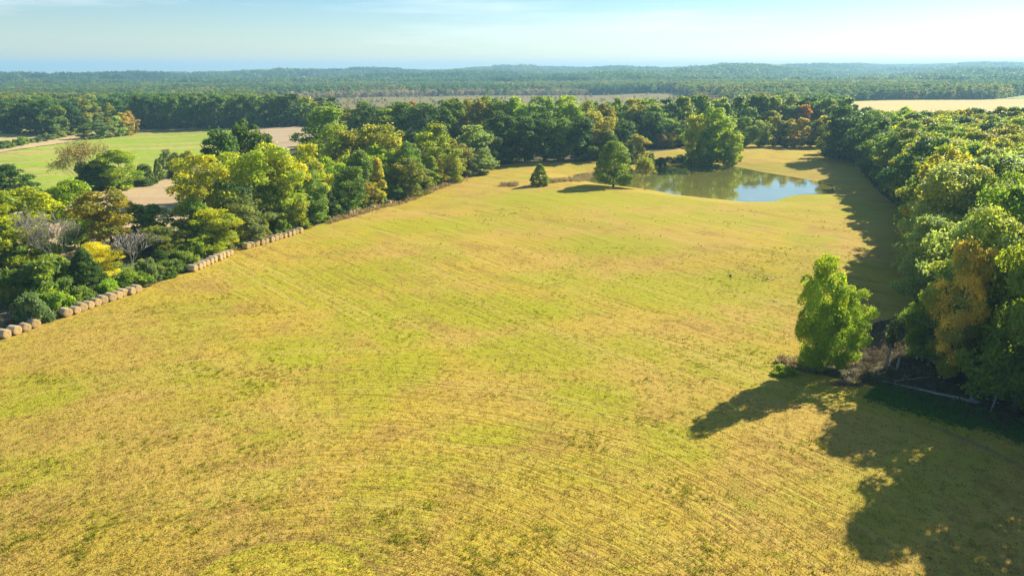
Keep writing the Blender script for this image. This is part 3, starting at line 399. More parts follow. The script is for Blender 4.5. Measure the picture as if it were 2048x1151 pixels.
BALES = [
 (-81.07,103.29,'tan round hay bale in the nearest group of four, first from the near end','hay bales in the nearest group'),
 (-80.44,104.77,'tan round hay bale in the nearest group of four, second from the near end','hay bales in the nearest group'),
 (-79.83,106.25,'tan round hay bale in the nearest group of four, third from the near end','hay bales in the nearest group'),
 (-79.34,107.75,'tan round hay bale in the nearest group of four, fourth from the near end','hay bales in the nearest group'),
 (-77.06,112.85,'tan round hay bale in the row of eleven, first from the near end','hay bales in the row of eleven'),
 (-76.51,114.24,'tan round hay bale in the row of eleven, second from the near end','hay bales in the row of eleven'),
 (-76.13,115.65,'tan round hay bale in the row of eleven, third from the near end','hay bales in the row of eleven'),
 (-75.52,116.93,'tan round hay bale in the row of eleven, fourth from the near end','hay bales in the row of eleven'),
 (-75.22,118.43,'tan round hay bale in the row of eleven, fifth from the near end','hay bales in the row of eleven'),
 (-74.66,119.79,'tan round hay bale in the row of eleven, sixth from the near end','hay bales in the row of eleven'),
 (-74.20,121.25,'tan round hay bale in the row of eleven, seventh from the near end','hay bales in the row of eleven'),
 (-73.74,122.56,'tan round hay bale in the row of eleven, eighth from the near end','hay bales in the row of eleven'),
 (-73.17,123.89,'tan round hay bale in the row of eleven, ninth from the near end','hay bales in the row of eleven'),
 (-72.63,125.22,'tan round hay bale in the row of eleven, tenth from the near end','hay bales in the row of eleven'),
 (-72.03,126.40,'tan round hay bale in the row of eleven, eleventh from the near end','hay bales in the row of eleven'),
 (-68.02,142.28,'tan round hay bale in the row of ten, first from the near end','hay bales in the row of ten'),
 (-67.87,143.97,'tan round hay bale in the row of ten, second from the near end','hay bales in the row of ten'),
 (-67.69,145.63,'tan round hay bale in the row of ten, third from the near end','hay bales in the row of ten'),
 (-67.50,147.29,'tan round hay bale in the row of ten, fourth from the near end','hay bales in the row of ten'),
 (-67.33,148.96,'tan round hay bale in the row of ten, fifth from the near end','hay bales in the row of ten'),
 (-67.15,150.63,'tan round hay bale in the row of ten, sixth from the near end','hay bales in the row of ten'),
 (-66.99,152.38,'tan round hay bale in the row of ten, seventh from the near end','hay bales in the row of ten'),
 (-66.81,154.07,'tan round hay bale in the row of ten, eighth from the near end','hay bales in the row of ten'),
 (-66.68,155.84,'tan round hay bale in the row of ten, ninth from the near end','hay bales in the row of ten'),
 (-66.49,157.42,'tan round hay bale in the row of ten, tenth from the near end','hay bales in the row of ten'),
 (-64.95,164.37,'tan round hay bale in the row of thirteen, first from the near end','hay bales in the row of thirteen'),
 (-64.28,165.94,'tan round hay bale in the row of thirteen, second from the near end','hay bales in the row of thirteen'),
 (-63.69,167.66,'tan round hay bale in the row of thirteen, third from the near end','hay bales in the row of thirteen'),
 (-63.02,169.10,'tan round hay bale in the row of thirteen, fourth from the near end','hay bales in the row of thirteen'),
 (-62.35,170.53,'tan round hay bale in the row of thirteen, fifth from the near end','hay bales in the row of thirteen'),
 (-61.73,172.12,'tan round hay bale in the row of thirteen, sixth from the near end','hay bales in the row of thirteen'),
 (-61.03,173.71,'tan round hay bale in the row of thirteen, seventh from the near end','hay bales in the row of thirteen'),
 (-60.43,175.30,'tan round hay bale in the row of thirteen, eighth from the near end','hay bales in the row of thirteen'),
 (-59.79,176.89,'tan round hay bale in the row of thirteen, ninth from the near end','hay bales in the row of thirteen'),
 (-59.11,178.34,'tan round hay bale in the row of thirteen, tenth from the near end','hay bales in the row of thirteen'),
 (-58.44,179.87,'tan round hay bale in the row of thirteen, eleventh from the near end','hay bales in the row of thirteen'),
 (-57.83,181.41,'tan round hay bale in the row of thirteen, twelfth from the near end','hay bales in the row of thirteen'),
 (-57.22,182.87,'tan round hay bale in the row of thirteen, thirteenth from the near end','hay bales in the row of thirteen'),
 (-49.61,208.19,'round hay bale, nearest of the three distant bales by the tree row','three distant hay bales'),
 (-49.04,210.46,'round hay bale, middle of the three distant bales by the tree row','three distant hay bales'),
 (-48.46,212.76,'round hay bale, farthest of the three distant bales by the tree row','three distant hay bales'),
 (-44.73,219.61,'lone tan round bale in the shade below the golden spire-shaped tree',None),
 (-41.12,230.01,'greyish round bale in deep shade right of the golden spire-shaped tree',None),
]
FIELD = [(-120.0, 40.0), (-87.0, 95.0), (-78.2, 110.9), (-73.0, 125.5), (-69.0, 140.1), (-68.5, 160.5), (-58.8, 180.1), (-51.5, 206.5), (-43.2, 228.8), (-32.1, 265.2), (-22.0, 297.0), (-12.0, 318.0), (8.0, 336.0), (40.0, 342.0), (62.0, 366.0), (90.0, 390.0), (110.0, 418.0), (150.0, 434.0), (200.0, 432.0), (200.0, 405.0), (179.0, 358.0), (158.0, 316.0), (138.0, 262.0), (123.0, 215.0), (103.0, 174.0), (87.0, 140.0), (73.0, 120.0), (60.0, 114.0), (50.0, 104.0), (46.0, 99.5), (42.0, 99.0), (41.0, 97.0), (46.0, 93.0), (52.0, 88.0), (57.0, 80.0), (63.0, 72.0), (72.0, 58.0), (84.0, 40.0), (96.0, 10.0), (60.0, 0.0), (0.0, -10.0), (-80.0, 0.0)]
# greener patches of the hayfield: x, y, half width, half depth, strength
LUSH = [(-32.9, 99.5, 5.3, 5.1, 1), (-24.1, 114.4, 4.3, 3.8, 0.8), (-18.5, 106.4, 4.1, 3.6, 1), (-14.8, 94.8, 3.5, 5.6, 1), (-6.8, 120.9, 15.8, 8.4, 0.8), (5.2, 101.1, 8.7, 7.2, 0.9), (11.2, 84.5, 4.7, 4.3, 1), (26.2, 171.3, 16.4, 8.1, 0.7), (33.8, 136.7, 16.4, 11.0, 0.8), (-62.8, 81.7, 6.6, 5.6, 0.6), (-35.4, 85.2, 3.6, 2.7, 0.8), (-2.7, 74.2, 4.8, 2.7, 0.7), (19.4, 73.1, 4.2, 4.8, 0.7), (-36.2, 139.7, 20.9, 9.6, 0.6), (26.2, 231.1, 39.4, 14.4, 0.7), (103.9, 248.0, 14.7, 17.4, 0.8), (-37.3, 127.7, 8.6, 8.0, 0.5), (58.2, 200.0, 24.0, 11.1, 0.5), (20.5, 102.7, 7.3, 5.4, 0.6), (8.1, 141.8, 13.0, 5.3, 0.6), (-50.6, 66.5, 6.6, 3.9, 0.45), (-24.7, 192.9, 22.7, 9.7, 0.6)]
CROP = [(-269.5, 354.4), (-265.9, 387.2), (-285.3, 471.2), (-279.2, 516.6), (-231.3, 537.7), (-189.0, 530.9), (-158.7, 462.5), (-159.0, 402.7), (-147.5, 329.6), (-145.9, 296.2), (-139.9, 259.6), (-148.0, 247.6), (-149.6, 229.8), (-148.9, 211.2), (-159.3, 204.3)]
TRACK = [(-302.3, 391.5), (-296.1, 406.4), (-306.8, 468.3), (-306.9, 507.8), (-295.2, 525.8), (-287.4, 539.4), (-234.0, 548.8), (-228.1, 534.6), (-268.0, 523.3), (-274.9, 495.0), (-272.4, 454.7), (-267.8, 407.4), (-264.8, 362.2), (-263.6, 339.7)]
FALLOW = [(-199.1, 543.4), (-153.3, 537.8), (-137.1, 505.1), (-118.2, 391.2), (-130.7, 395.3), (-152.8, 435.5), (-172.2, 477.6)]
STRIP = [(-381.8, 488.5), (-366.6, 506.3), (-356.4, 540.3), (-350.7, 578.9), (-322.6, 538.0), (-318.7, 498.0), (-313.0, 457.6), (-301.1, 413.5), (-304.5, 387.0)]
TAN = [(-152.6, 207.5), (-146.9, 225.5), (-146.0, 241.0), (-141.5, 287.0), (-134.7, 310.3), (-123.4, 341.6), (-117.6, 354.3), (-66.0, 215.0), (-74.0, 185.0), (-82.0, 160.0), (-90.0, 140.0), (-104.0, 135.0), (-125.0, 150.0)]
MARSH = [(-380.2, 1172.5), (-363.1, 1355.4), (-263.3, 1430.6), (-129.6, 1499.8), (155.5, 1528.7), (286.2, 1546.0), (334.1, 1472.6), (270, 1000), (200, 660), (140, 545), (60, 525), (-100, 590), (-230, 760)]
GOLD = [(432.7, 1005.2), (562.2, 1094.3), (717.5, 1098.2), (842.1, 1165.3), (947.5, 1196.2), (557.5, 674.3), (395.8, 642.0), (327.7, 669.8)]
MEADOW = [(753.0, 1117.0), (927.5, 1300.0), (1073.8, 1382.0), (911.8, 1171.5), (849.1, 1175.1)]
CLEAR = [[(-1205.9, 2397.4), (-1268.5, 2588.0), (-1184.1, 2512.5), (-1159.2, 2476.9), (-1175.8, 2438.6)], [(-1147.4, 2497.2), (-1072.0, 2436.5), (-1205.2, 2873.7), (-1190.3, 2745.9), (-1141.7, 2495.1)], [(-901.2, 2964.3), (-985.8, 3440.4), (-867.4, 3180.5), (-801.8, 2830.6)]]
POND = [(30.5, 299.8), (33.0, 292.6), (38.5, 283.1), (53.6, 271.8), (64.6, 256.8), (75.5, 249.4), (82.9, 244.3), (90.4, 245.3), (98.7, 255.7), (105.0, 260.1), (116.7, 260.1), (123.9, 278.0), (121.2, 291.2), (113.7, 305.7), (108.5, 316.7), (105.3, 328.5), (99.2, 332.0), (95.1, 352.8), (77.4, 352.8), (68.6, 333.8), (61.2, 320.0), (42.7, 310.3), (36.0, 310.3), (31.7, 305.7)]
POND_Z = -2.2
SPOT = {'log_a': (53.03, 90.82), 'log_b': (61.29, 83.7), 'log2a': (54.99, 90.86), 'log2b': (60.64, 92.16), 'log3a': (56.59, 91.95), 'log3b': (60.64, 94.36), 'snag': (56.3, 95.87), 'stump': (56.7, 95.49), 'lean': (62.49, 81.47), 'brush': (47.38, 89.82), 'rock1': (54.34, 93.95), 'rock2': (60.0, 85.08), 'rock3': (49.94, 94.06), 'rock4': (63.55, 90.05), 'shrub1': (40.13, 93.62), 'ditch_a': (42.24, 98.78), 'ditch_b': (47.14, 94.94), 'trk1': (51.11, 78.7), 'trk2': (53.47, 75.27), 'trk3': (55.68, 70.81), 'trk4': (57.63, 65.96), 'b1': (47.99, 145.77)}
BIRDS = [(34.2, 104.0, 11.3), (42.5, 110.0, 9.1), (40.3, 101.0, 8.2)]
# ---------------------------------------------------------------- terrain (metres, camera above the origin, looking along +Y)
def sm(a, b, x):
    t = np.clip((x - a) / (b - a), 0.0, 1.0)
    return t * t * (3 - 2 * t)

def poly_sd(x, y, poly):
    """signed distance to a polygon, negative inside"""
    x = np.asarray(x, float); y = np.asarray(y, float)
    d = np.full(x.shape, 1e18); s = np.zeros(x.shape, bool)
    n = len(poly)
    for i in range(n):
        ax, ay = poly[i]; bx, by = poly[(i + 1) % n]
        ex, ey = bx - ax, by - ay
        t = np.clip(((x - ax) * ex + (y - ay) * ey) / (ex * ex + ey * ey + 1e-12), 0, 1)
        d = np.minimum(d, (x - ax - t * ex) ** 2 + (y - ay - t * ey) ** 2)
        c = ((ay > y) != (by > y)) & (x < (bx - ax) * (y - ay) / (by - ay + 1e-12) + ax)
        s ^= c
    d = np.sqrt(d)
    return np.where(s, -d, d)

HILL_AZ = [-60, -36.5, -30, -26, -17, -5.2, 1.5, 5.6, 8.5, 11.5, 19, 22, 26, 31, 36.5, 60]     # degrees right of straight ahead
HILL_H = [-20, -19, -15, -7, 9, 19, 36, 24, 27, 25, 33, 32, 48, 68, 78, 80]
HILL_R = [5200, 5200, 5200, 5300, 5400, 5500, 5500, 5500, 5500, 5500, 5600, 6200, 7600, 8400, 8800, 8800]

def height(x, y):
    x = np.asarray(x, float); y = np.asarray(y, float)
    r = np.hypot(x, y); az = np.degrees(np.arctan2(x, y))
    h = 0.8 * np.sin(x / 31 + .6) * np.cos(y / 43 + .4) + .55 * np.sin((x + y) / 57 + 1.1) + .18 * np.sin(x / 13 + y / 17)
    h = h * (1 - .6 * sm(500, 900, r))
    h = h + 1.0 * np.exp(-(((x - 5) / 60) ** 2 + ((y - 205) / 35) ** 2))
    h = h - 9.0 * sm(560, 1100, y) * (1 - .85 * sm(150, 420, x))
    H = np.interp(az, HILL_AZ, HILL_H); R = np.interp(az, HILL_AZ, HILL_R)
    up = sm(1900, 1, r * 0) * 0 + sm(0.34, 1.0, r / R)
    h = h + (H + 9) * up
    h = h + 15 * sm(1900, 2900, r) * (np.sin(x / 310 + 1.3) * np.cos(y / 420 + .5) + .7 * np.sin(x / 170 - y / 260 + 2.0)) * (1 - .6 * sm(.8, 1, r / R))
    h = h + 4 * sm(3500, 5000, r) * np.sin(x / 95 + 1.0) * np.cos(y / 700)
    h = h + 9 * sm(2200, 3200, r) * np.sin(x / 150 + 2 * np.sin(y / 520)) * np.cos(y / 330 + x / 900) * (1 - .75 * sm(.85, 1, r / R))
    h = h - 70 * sm(1.03, 1.35, r / R)
    sd = poly_sd(x, y, POND)
    near = sm(0, 26, sd)
    h = np.where(sd > 0, h * near + (POND_Z + .1) * (1 - near), POND_Z + .1 - 1.3 * sm(0, 7, -sd))
    return h
# ================================================================ helpers
def tag(o, label=None, cat=None, group=None, kind=None):
    if label: o["label"] = label
    if cat: o["category"] = cat
    if group: o["group"] = group
    if kind: o["kind"] = kind
    return o

def link(name, data, parent=None):
    o = bpy.data.objects.new(name, data)
    COLL.objects.link(o)
    if parent is not None: o.parent = parent
    return o

def np_mesh(name, verts, faces, mat=None, smooth=False, attrs=None, cattrs=None):
    """verts (n,3); faces (m,k) all of one size"""
    verts = np.asarray(verts, np.float32); faces = np.asarray(faces, np.int32)
    me = bpy.data.meshes.new(name)
    k = faces.shape[1]; m = len(faces)
    me.vertices.add(len(verts)); me.vertices.foreach_set("co", verts.ravel())
    me.loops.add(m * k); me.loops.foreach_set("vertex_index", faces.ravel())
    me.polygons.add(m)
    me.polygons.foreach_set("loop_start", np.arange(m, dtype=np.int32) * k)
    me.polygons.foreach_set("loop_total", np.full(m, k, np.int32))
    me.polygons.foreach_set("use_smooth", np.full(m, smooth))
    for nm, v in (attrs or {}).items():
        a = me.attributes.new(nm, 'FLOAT', 'POINT'); a.data.foreach_set("value", np.asarray(v, np.float32))
    me.update(calc_edges=True)
    if mat: me.materials.append(mat)
    return me

def H1(x, y): return float(height(np.array([x]), np.array([y]))[0])

class Tubes:
    """tapered tubes collected into one mesh"""
    def __init__(s): s.v = []; s.f = []; s.n = 0
    def add(s, pts, rad, sides=6, cap=True):
        pts = [np.asarray(p, float) for p in pts]
        prev = None
        for i, p in enumerate(pts):
            t = pts[min(i + 1, len(pts) - 1)] - pts[max(i - 1, 0)]
            t = t / (np.linalg.norm(t) + 1e-9)
            if prev is None:
                a = np.array([1, 0, 0]) if abs(t[0]) < .8 else np.array([0, 1, 0])
            else: a = prev
            u = a - t * a.dot(t); u /= np.linalg.norm(u) + 1e-9
            w = np.cross(t, u); prev = u
            for k in range(sides):
                an = 2 * math.pi * k / sides
                s.v.append(p + (u * math.cos(an) + w * math.sin(an)) * rad[i])
        b = s.n
        for i in range(len(pts) - 1):
            for k in range(sides):
                k2 = (k + 1) % sides
                s.f.append((b + i * sides + k, b + i * sides + k2, b + (i + 1) * sides + k2, b + (i + 1) * sides + k))
        if cap:
            s.v.append(pts[-1]); e = b + (len(pts) - 1) * sides
            for k in range(0, sides):
                s.f.append((e + k, e + (k + 1) % sides, b + len(pts) * sides, b + len(pts) * sides))
            s.v.append(pts[0])
            for k in range(0, sides):
                s.f.append((b + (k + 1) % sides, b + k, b + len(pts) * sides + 1, b + len(pts) * sides + 1))
        s.n = len(s.v)
    def mesh(s, name, mat):
        me = bpy.data.meshes.new(name)
        fs = [f if f[2] != f[3] else f[:3] for f in s.f]
        me.from_pydata([tuple(v) for v in s.v], [], fs)
        for p in me.polygons: p.use_smooth = True
        me.materials.append(mat)
        return me

# ---------------------------------------------------------------- node helper
class NT:
    def __init__(s, name):
        s.m = bpy.data.materials.new(name); s.m.use_nodes = True
        s.t = s.m.node_tree; s.t.nodes.clear()
        s.out = s.t.nodes.new("ShaderNodeOutputMaterial")
    def n(s, typ, **kw):
        nd = s.t.nodes.new(typ)
        for k, v in kw.items(): setattr(nd, k, v)
        return nd
    def put(s, sock, v):
        if isinstance(v, bpy.types.NodeSocket): s.t.links.new(v, sock)
        else:
            if isinstance(v, tuple) and len(v) == 3 and len(sock.default_value) == 4: v = v + (1,)
            sock.default_value = v
    def math(s, op, a, b=0.0, clamp=False):
        nd = s.n("ShaderNodeMath", operation=op, use_clamp=clamp); s.put(nd.inputs[0], a); s.put(nd.inputs[1], b); return nd.outputs[0]
    def mix(s, f, a, b, mode='MIX'):
        nd = s.n("ShaderNodeMix", data_type='RGBA', blend_type=mode); s.put(nd.inputs['Factor'], f); s.put(nd.inputs['A'], a); s.put(nd.inputs['B'], b); return nd.outputs['Result']
    def noise(s, vec, scale, detail=3, rough=.55, dist=0.0):
        nd = s.n("ShaderNodeTexNoise"); s.put(nd.inputs['Vector'], vec); nd.inputs['Scale'].default_value = scale; nd.inputs['Detail'].default_value = detail
        nd.inputs['Roughness'].default_value = rough; nd.inputs['Distortion'].default_value = dist; return nd.outputs['Fac']
    def ramp(s, v, a, b, lo=0.0, hi=1.0):
        nd = s.n("ShaderNodeMapRange", interpolation_type='SMOOTHSTEP'); s.put(nd.inputs[0], v); nd.inputs[1].default_value = a; nd.inputs[2].default_value = b; nd.inputs[3].default_value = lo; nd.inputs[4].default_value = hi; return nd.outputs[0]
    def vec(s, x, y, z=0.0):
        nd = s.n("ShaderNodeCombineXYZ"); s.put(nd.inputs[0], x); s.put(nd.inputs[1], y); s.put(nd.inputs[2], z); return nd.outputs[0]
    def pos(s):
        g = s.n("ShaderNodeNewGeometry"); sp = s.n("ShaderNodeSeparateXYZ"); s.t.links.new(g.outputs['Position'], sp.inputs[0])
        return g.outputs['Position'], sp.outputs[0], sp.outputs[1], sp.outputs[2]
    def obj(s): return s.n("ShaderNodeTexCoord").outputs['Object']
    def attr(s, name, typ='GEOMETRY', out='Fac'): 
        a = s.n("ShaderNodeAttribute", attribute_name=name, attribute_type=typ); return a.outputs[out]
    def bump(s, h, dist, strength=1.0):
        nd = s.n("ShaderNodeBump"); s.put(nd.inputs['Height'], h); nd.inputs['Distance'].default_value = dist; nd.inputs['Strength'].default_value = strength; return nd.outputs[0]
    def bsdf(s, col, rough=.9, spec=.2, normal=None, **kw):
        b = s.n("ShaderNodeBsdfPrincipled"); s.put(b.inputs['Base Color'], col); s.put(b.inputs['Roughness'], rough); s.put(b.inputs['Specular IOR Level'], spec)
        if normal is not None: s.put(b.inputs['Normal'], normal)
        for k, v in kw.items(): s.put(b.inputs[k.replace('_', ' ')], v)
        return b.outputs[0]
    def done(s, sh, sock='Surface'):
        s.t.links.new(sh, s.out.inputs[sock]); return s.m

# ================================================================ materials
def leaf_material(name, per_instance=False, trans=.54):
    k = NT(name)
    if per_instance:
        tint = k.attr('tint', 'INSTANCER', 'Color'); acc = k.attr('accent', 'INSTANCER', 'Fac')
    else:
        oi = k.n("ShaderNodeObjectInfo"); tint = oi.outputs['Color']; acc = oi.outputs['Alpha']
    lv = k.attr('lv'); cl = k.attr('cl')
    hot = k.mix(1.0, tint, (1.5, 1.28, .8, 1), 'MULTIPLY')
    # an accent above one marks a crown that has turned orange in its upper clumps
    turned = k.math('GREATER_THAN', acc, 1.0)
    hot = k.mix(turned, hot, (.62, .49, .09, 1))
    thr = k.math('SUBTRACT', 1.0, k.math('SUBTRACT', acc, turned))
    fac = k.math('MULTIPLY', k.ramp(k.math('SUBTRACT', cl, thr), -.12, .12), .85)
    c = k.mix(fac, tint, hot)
    v = k.math('ADD', .78, k.math('MULTIPLY', lv, .80))
    c = k.mix(1.0, c, k.vec(v, v, v), 'MULTIPLY')
    d = k.n("ShaderNodeBsdfPrincipled"); k.put(d.inputs['Base Color'], c); d.inputs['Roughness'].default_value = .48; d.inputs['Specular IOR Level'].default_value = .32
    t = k.n("ShaderNodeBsdfTranslucent"); k.put(t.inputs['Color'], k.mix(1.0, c, (1.75, 1.6, .8, 1), 'MULTIPLY'))
    m = k.n("ShaderNodeMixShader"); m.inputs[0].default_value = trans
    k.t.links.new(d.outputs[0], m.inputs[1]); k.t.links.new(t.outputs[0], m.inputs[2])
    return k.done(m.outputs[0])

M_LEAF = leaf_material("leaves")
M_LEAF_I = leaf_material("leaves_mass", True)

def bark_material(name, c1, c2, sc=3.0):
    k = NT(name); o = k.obj()
    mp = k.n("ShaderNodeMapping"); mp.inputs['Scale'].default_value = (1, 1, .25); k.t.links.new(o, mp.inputs[0])
    n = k.noise(mp.outputs[0], sc * 3, 4, .65)
    n2 = k.noise(o, sc * .5, 2)
    c = k.mix(k.ramp(n, .3, .7), c1, c2); c = k.mix(k.ramp(n2, .45, .75, 0, .5), c, (c1[0] * .6, c1[1] * .75, c1[2] * .5))
    return k.done(k.bsdf(c, .9, .15, k.bump(n, .04)))
M_BARK = bark_material("bark", (.12, .095, .07), (.24, .20, .16))
M_BARE = bark_material("grey_bark", (.22, .195, .165), (.36, .33, .29))
M_BROWNTWIG = bark_material("brown_twig_bark", (.17, .13, .08), (.30, .25, .17))
M_DEADWOOD = bark_material("weathered_wood", (.22, .195, .165), (.42, .385, .34), 5)
M_TWIG = bark_material("brush_twigs", (.10, .075, .06), (.22, .17, .13), 6)

def hay_material():
    k = NT("mown_hay"); p, x, y, z = k.pos()
    big = k.noise(p, .022, 4, .6, .6)
    mid = k.noise(p, .11, 4, .62, .4)
    small = k.noise(p, .62, 3, .6)
    fine = k.noise(p, 2.3, 3, .7)
    grain = k.noise(p, 9.0, 2, .7)
    # mowing passes: rings round the near knoll, straight passes across the rest
    dx = k.math('ADD', x, 17.0); dy = k.math('SUBTRACT', y, 30.0)
    wob = k.math('MULTIPLY', k.math('SUBTRACT', k.noise(p, .05, 2), .5), 5.0)
    rad = k.math('ADD', k.math('SQRT', k.math('ADD', k.math('MULTIPLY', dx, dx), k.math('MULTIPLY', dy, dy))), wob)
    ang = k.math('MULTIPLY', k.math('ARCTAN2', dx, dy), 1.8)
    ring = k.noise(k.vec(k.math('MULTIPLY', rad, .62), k.math('MULTIPLY', ang, .8)), 1.0, 2, .5)
    ringf = k.noise(k.vec(k.math('MULTIPLY', rad, 1.7), k.math('MULTIPLY', ang, 2.2)), 1.0, 2, .6)
    a = k.math('ADD', k.math('MULTIPLY', x, .75), k.math('MULTIPLY', y, .662))
    b = k.math('SUBTRACT', k.math('MULTIPLY', x, .662), k.math('MULTIPLY', y, .75))
    a = k.math('ADD', a, k.math('MULTIPLY', wob, .7))
    lin = k.noise(k.vec(k.math('MULTIPLY', a, .30), k.math('MULTIPLY', b, .012), 3.0), 1.0, 3, .6)
    linf = k.noise(k.vec(k.math('MULTIPLY', a, 1.1), k.math('MULTIPLY', b, .045), 3.0), 1.0, 2, .6)
    zone = k.ramp(k.math('ADD', k.math('ADD', y, k.math('MULTIPLY', x, .45)), k.math('MULTIPLY', wob, 4.0)), 84, 112)
    def mixf(f, u, v):
        nd = k.n("ShaderNodeMix", data_type='FLOAT'); k.put(nd.inputs[0], f); k.put(nd.inputs[2], u); k.put(nd.inputs[3], v); return nd.outputs[0]
    st = mixf(zone, ring, lin); stf = mixf(zone, ringf, linf)
    straw = (.50, .338, .066); gold = (.495, .362, .036); green = (.36, .352, .019); lush = (.25, .315, .011); brown = (.40, .243, .058)
    c = k.mix(k.ramp(big, .40, .62), straw, gold)
    c = k.mix(k.ramp(mid, .50, .68, 0, .75), c, brown)
    g = k.math('ADD', k.math('MULTIPLY', k.noise(p, .034, 4, .62, 1.2), .75), k.math('MULTIPLY', st, .25))
    c = k.mix(k.ramp(g, .47, .60, 0, .75), c, green)
    g2 = k.math('ADD', k.math('MULTIPLY', k.noise(p, .055, 5, .7, .5), .7), k.math('MULTIPLY', small, .3))
    c = k.mix(k.ramp(g2, .57, .65, 0, .55), c, lush)
    lu = k.math('ADD', k.math('MULTIPLY', k.attr('lush'), .58), k.math('SUBTRACT', k.math('ADD', k.math('MULTIPLY', k.math('ADD', k.math('MULTIPLY', k.noise(p, .13, 4, .65, .8), .6), k.math('MULTIPLY', st, .25)), 1.0), k.math('MULTIPLY', k.noise(p, 1.4, 3, .7), .35)), .5))
    c = k.mix(k.ramp(lu, .12, .50, 0, .8), c, (.36, .37, .012))
    c = k.mix(k.ramp(st, .51, .62, 0, .34), c, (.57, .395, .11))
    c = k.mix(k.math('MULTIPLY', k.ramp(st, .48, .37, 0, .5), k.ramp(mid, .38, .6)), c, (.36, .25, .05))
    c = k.mix(k.math('MULTIPLY', k.ramp(stf, .46, .33, 0, .6), k.ramp(big, .36, .6)), c, (.24, .17, .03))
    c = k.mix(k.ramp(small, .58, .74, 0, .35), c, green)
    c = k.mix(k.ramp(fine, .45, .34, 0, .35), c, (.26, .21, .03))
    c = k.mix(k.ramp(fine, .56, .75, 0, .35), c, (.62, .455, .14))
    c = k.mix(k.ramp(grain, .50, .34, 0, .3), c, (.20, .15, .03))
    # a shorter mown round at the near edge
    ex = k.math('ADD', x, 19.6); ey = k.math('SUBTRACT', y, 44.5)
    er = k.math('ADD', k.math('SQRT', k.math('ADD', k.math('MULTIPLY', ex, ex), k.math('MULTIPLY', ey, ey))), k.math('MULTIPLY', k.math('SUBTRACT', small, .5), 1.2))
    inside = k.ramp(er, 9.5, 9.0, 0, .85)
    turf = k.mix(k.ramp(k.noise(k.vec(k.math('MULTIPLY', er, 1.1), k.math('MULTIPLY', k.math('ARCTAN2', ex, ey), 1.2)), 1.0, 2), .4, .6), (.42, .38, .03), (.52, .40, .045))
    c = k.mix(k.math('MULTIPLY', k.ramp(er, 8.9, 9.3), k.ramp(er, 10.2, 9.5, 0, .6)), c, (.30, .20, .06))
    c = k.mix(inside, c, turf)
    hgt = k.math('ADD', k.math('ADD', k.math('MULTIPLY', fine, .5), k.math('MULTIPLY', grain, .25)), k.math('ADD', k.math('MULTIPLY', stf, .75), k.math('MULTIPLY', small, .5)))
    return k.done(k.bsdf(c, .95, .1, k.bump(hgt, .42, .8)))
M_HAY = hay_material()

def band_field(name, cols, dirv, scale, patch=.03, fine=1.2, bump=.25):
    """a field with long bands along dirv: cols = base, band, patch, speck"""
    k = NT(name); p, x, y, z = k.pos()
    a = k.math('ADD', k.math('MULTIPLY', x, -dirv[1]), k.math('MULTIPLY', y, dirv[0]))
    b = k.math('ADD', k.math('MULTIPLY', x, dirv[0]), k.math('MULTIPLY', y, dirv[1]))
    wob = k.math('MULTIPLY', k.noise(p, .02, 2), 10.0)
    a = k.math('ADD', a, wob)
    band = k.noise(k.vec(k.math('MULTIPLY', a, scale), k.math('MULTIPLY', b, scale * .04)), 1.0, 3, .6)
    row = k.noise(k.vec(k.math('MULTIPLY', a, scale * 7), k.math('MULTIPLY', b, scale * .15)), 1.0, 2, .6)
    pt = k.noise(p, patch, 4, .6, .6); fn = k.noise(p, fine, 3, .7)
    c = k.mix(k.ramp(band, .46, .58), cols[0], cols[1])
    c = k.mix(k.ramp(pt, .52, .66, 0, .8), c, cols[2])
    c = k.mix(k.ramp(row, .5, .32, 0, .4), c, cols[3])
    c = k.mix(k.ramp(fn, .52, .34, 0, .6), c, cols[3])
    h = k.math('ADD', fn, k.math('MULTIPLY', row, .6))
    return k.done(k.bsdf(c, .95, .1, k.bump(h, bump, .8)))
M_CROP = band_field("green_crop", [(.30, .39, .035), (.45, .37, .11), (.22, .36, .02), (.20, .25, .03)], (.86, .5), .05, patch=.06, fine=.25)
M_TAN = band_field("harvested_soil", [(.50, .37, .21), (.43, .31, .17), (.55, .42, .25), (.33, .25, .13)], (.97, .25), .12, bump=.12)
M_TRACKF = band_field("bare_strip", [(.58, .43, .23), (.50, .37, .17), (.40, .35, .12), (.36, .27, .12)], (.9, .43), .1, bump=.1)
M_FALLOW = band_field("fallow_soil", [(.48, .36, .22), (.42, .32, .19), (.50, .40, .25), (.34, .26, .15)], (.95, .2), .1, bump=.1)
M_STRIP = band_field("pale_stubble", [(.46, .42, .12), (.55, .43, .20), (.36, .38, .08), (.33, .29, .09)], (.93, .36), .08, bump=.1)
M_MARSH = band_field("marsh_grass", [(.215, .18, .06), (.25, .205, .07), (.17, .175, .05), (.18, .15, .05)], (1, 0), .025, patch=.008, fine=.3, bump=.2)
M_GOLD = band_field("golden_stubble", [(.60, .46, .17), (.57, .43, .15), (.63, .50, .20), (.50, .38, .12)], (1, -.1), .03, patch=.006, fine=.3, bump=.1)
M_MEADOW = band_field("far_green_meadow", [(.34, .42, .10), (.40, .45, .14), (.30, .38, .09), (.28, .34, .08)], (1, 0), .03, patch=.008, fine=.3, bump=.1)
M_CLEAR = band_field("far_clearing", [(.40, .38, .15), (.45, .40, .18), (.36, .38, .12), (.32, .30, .12)], (1, 0), .03, patch=.008, fine=.3, bump=.1)

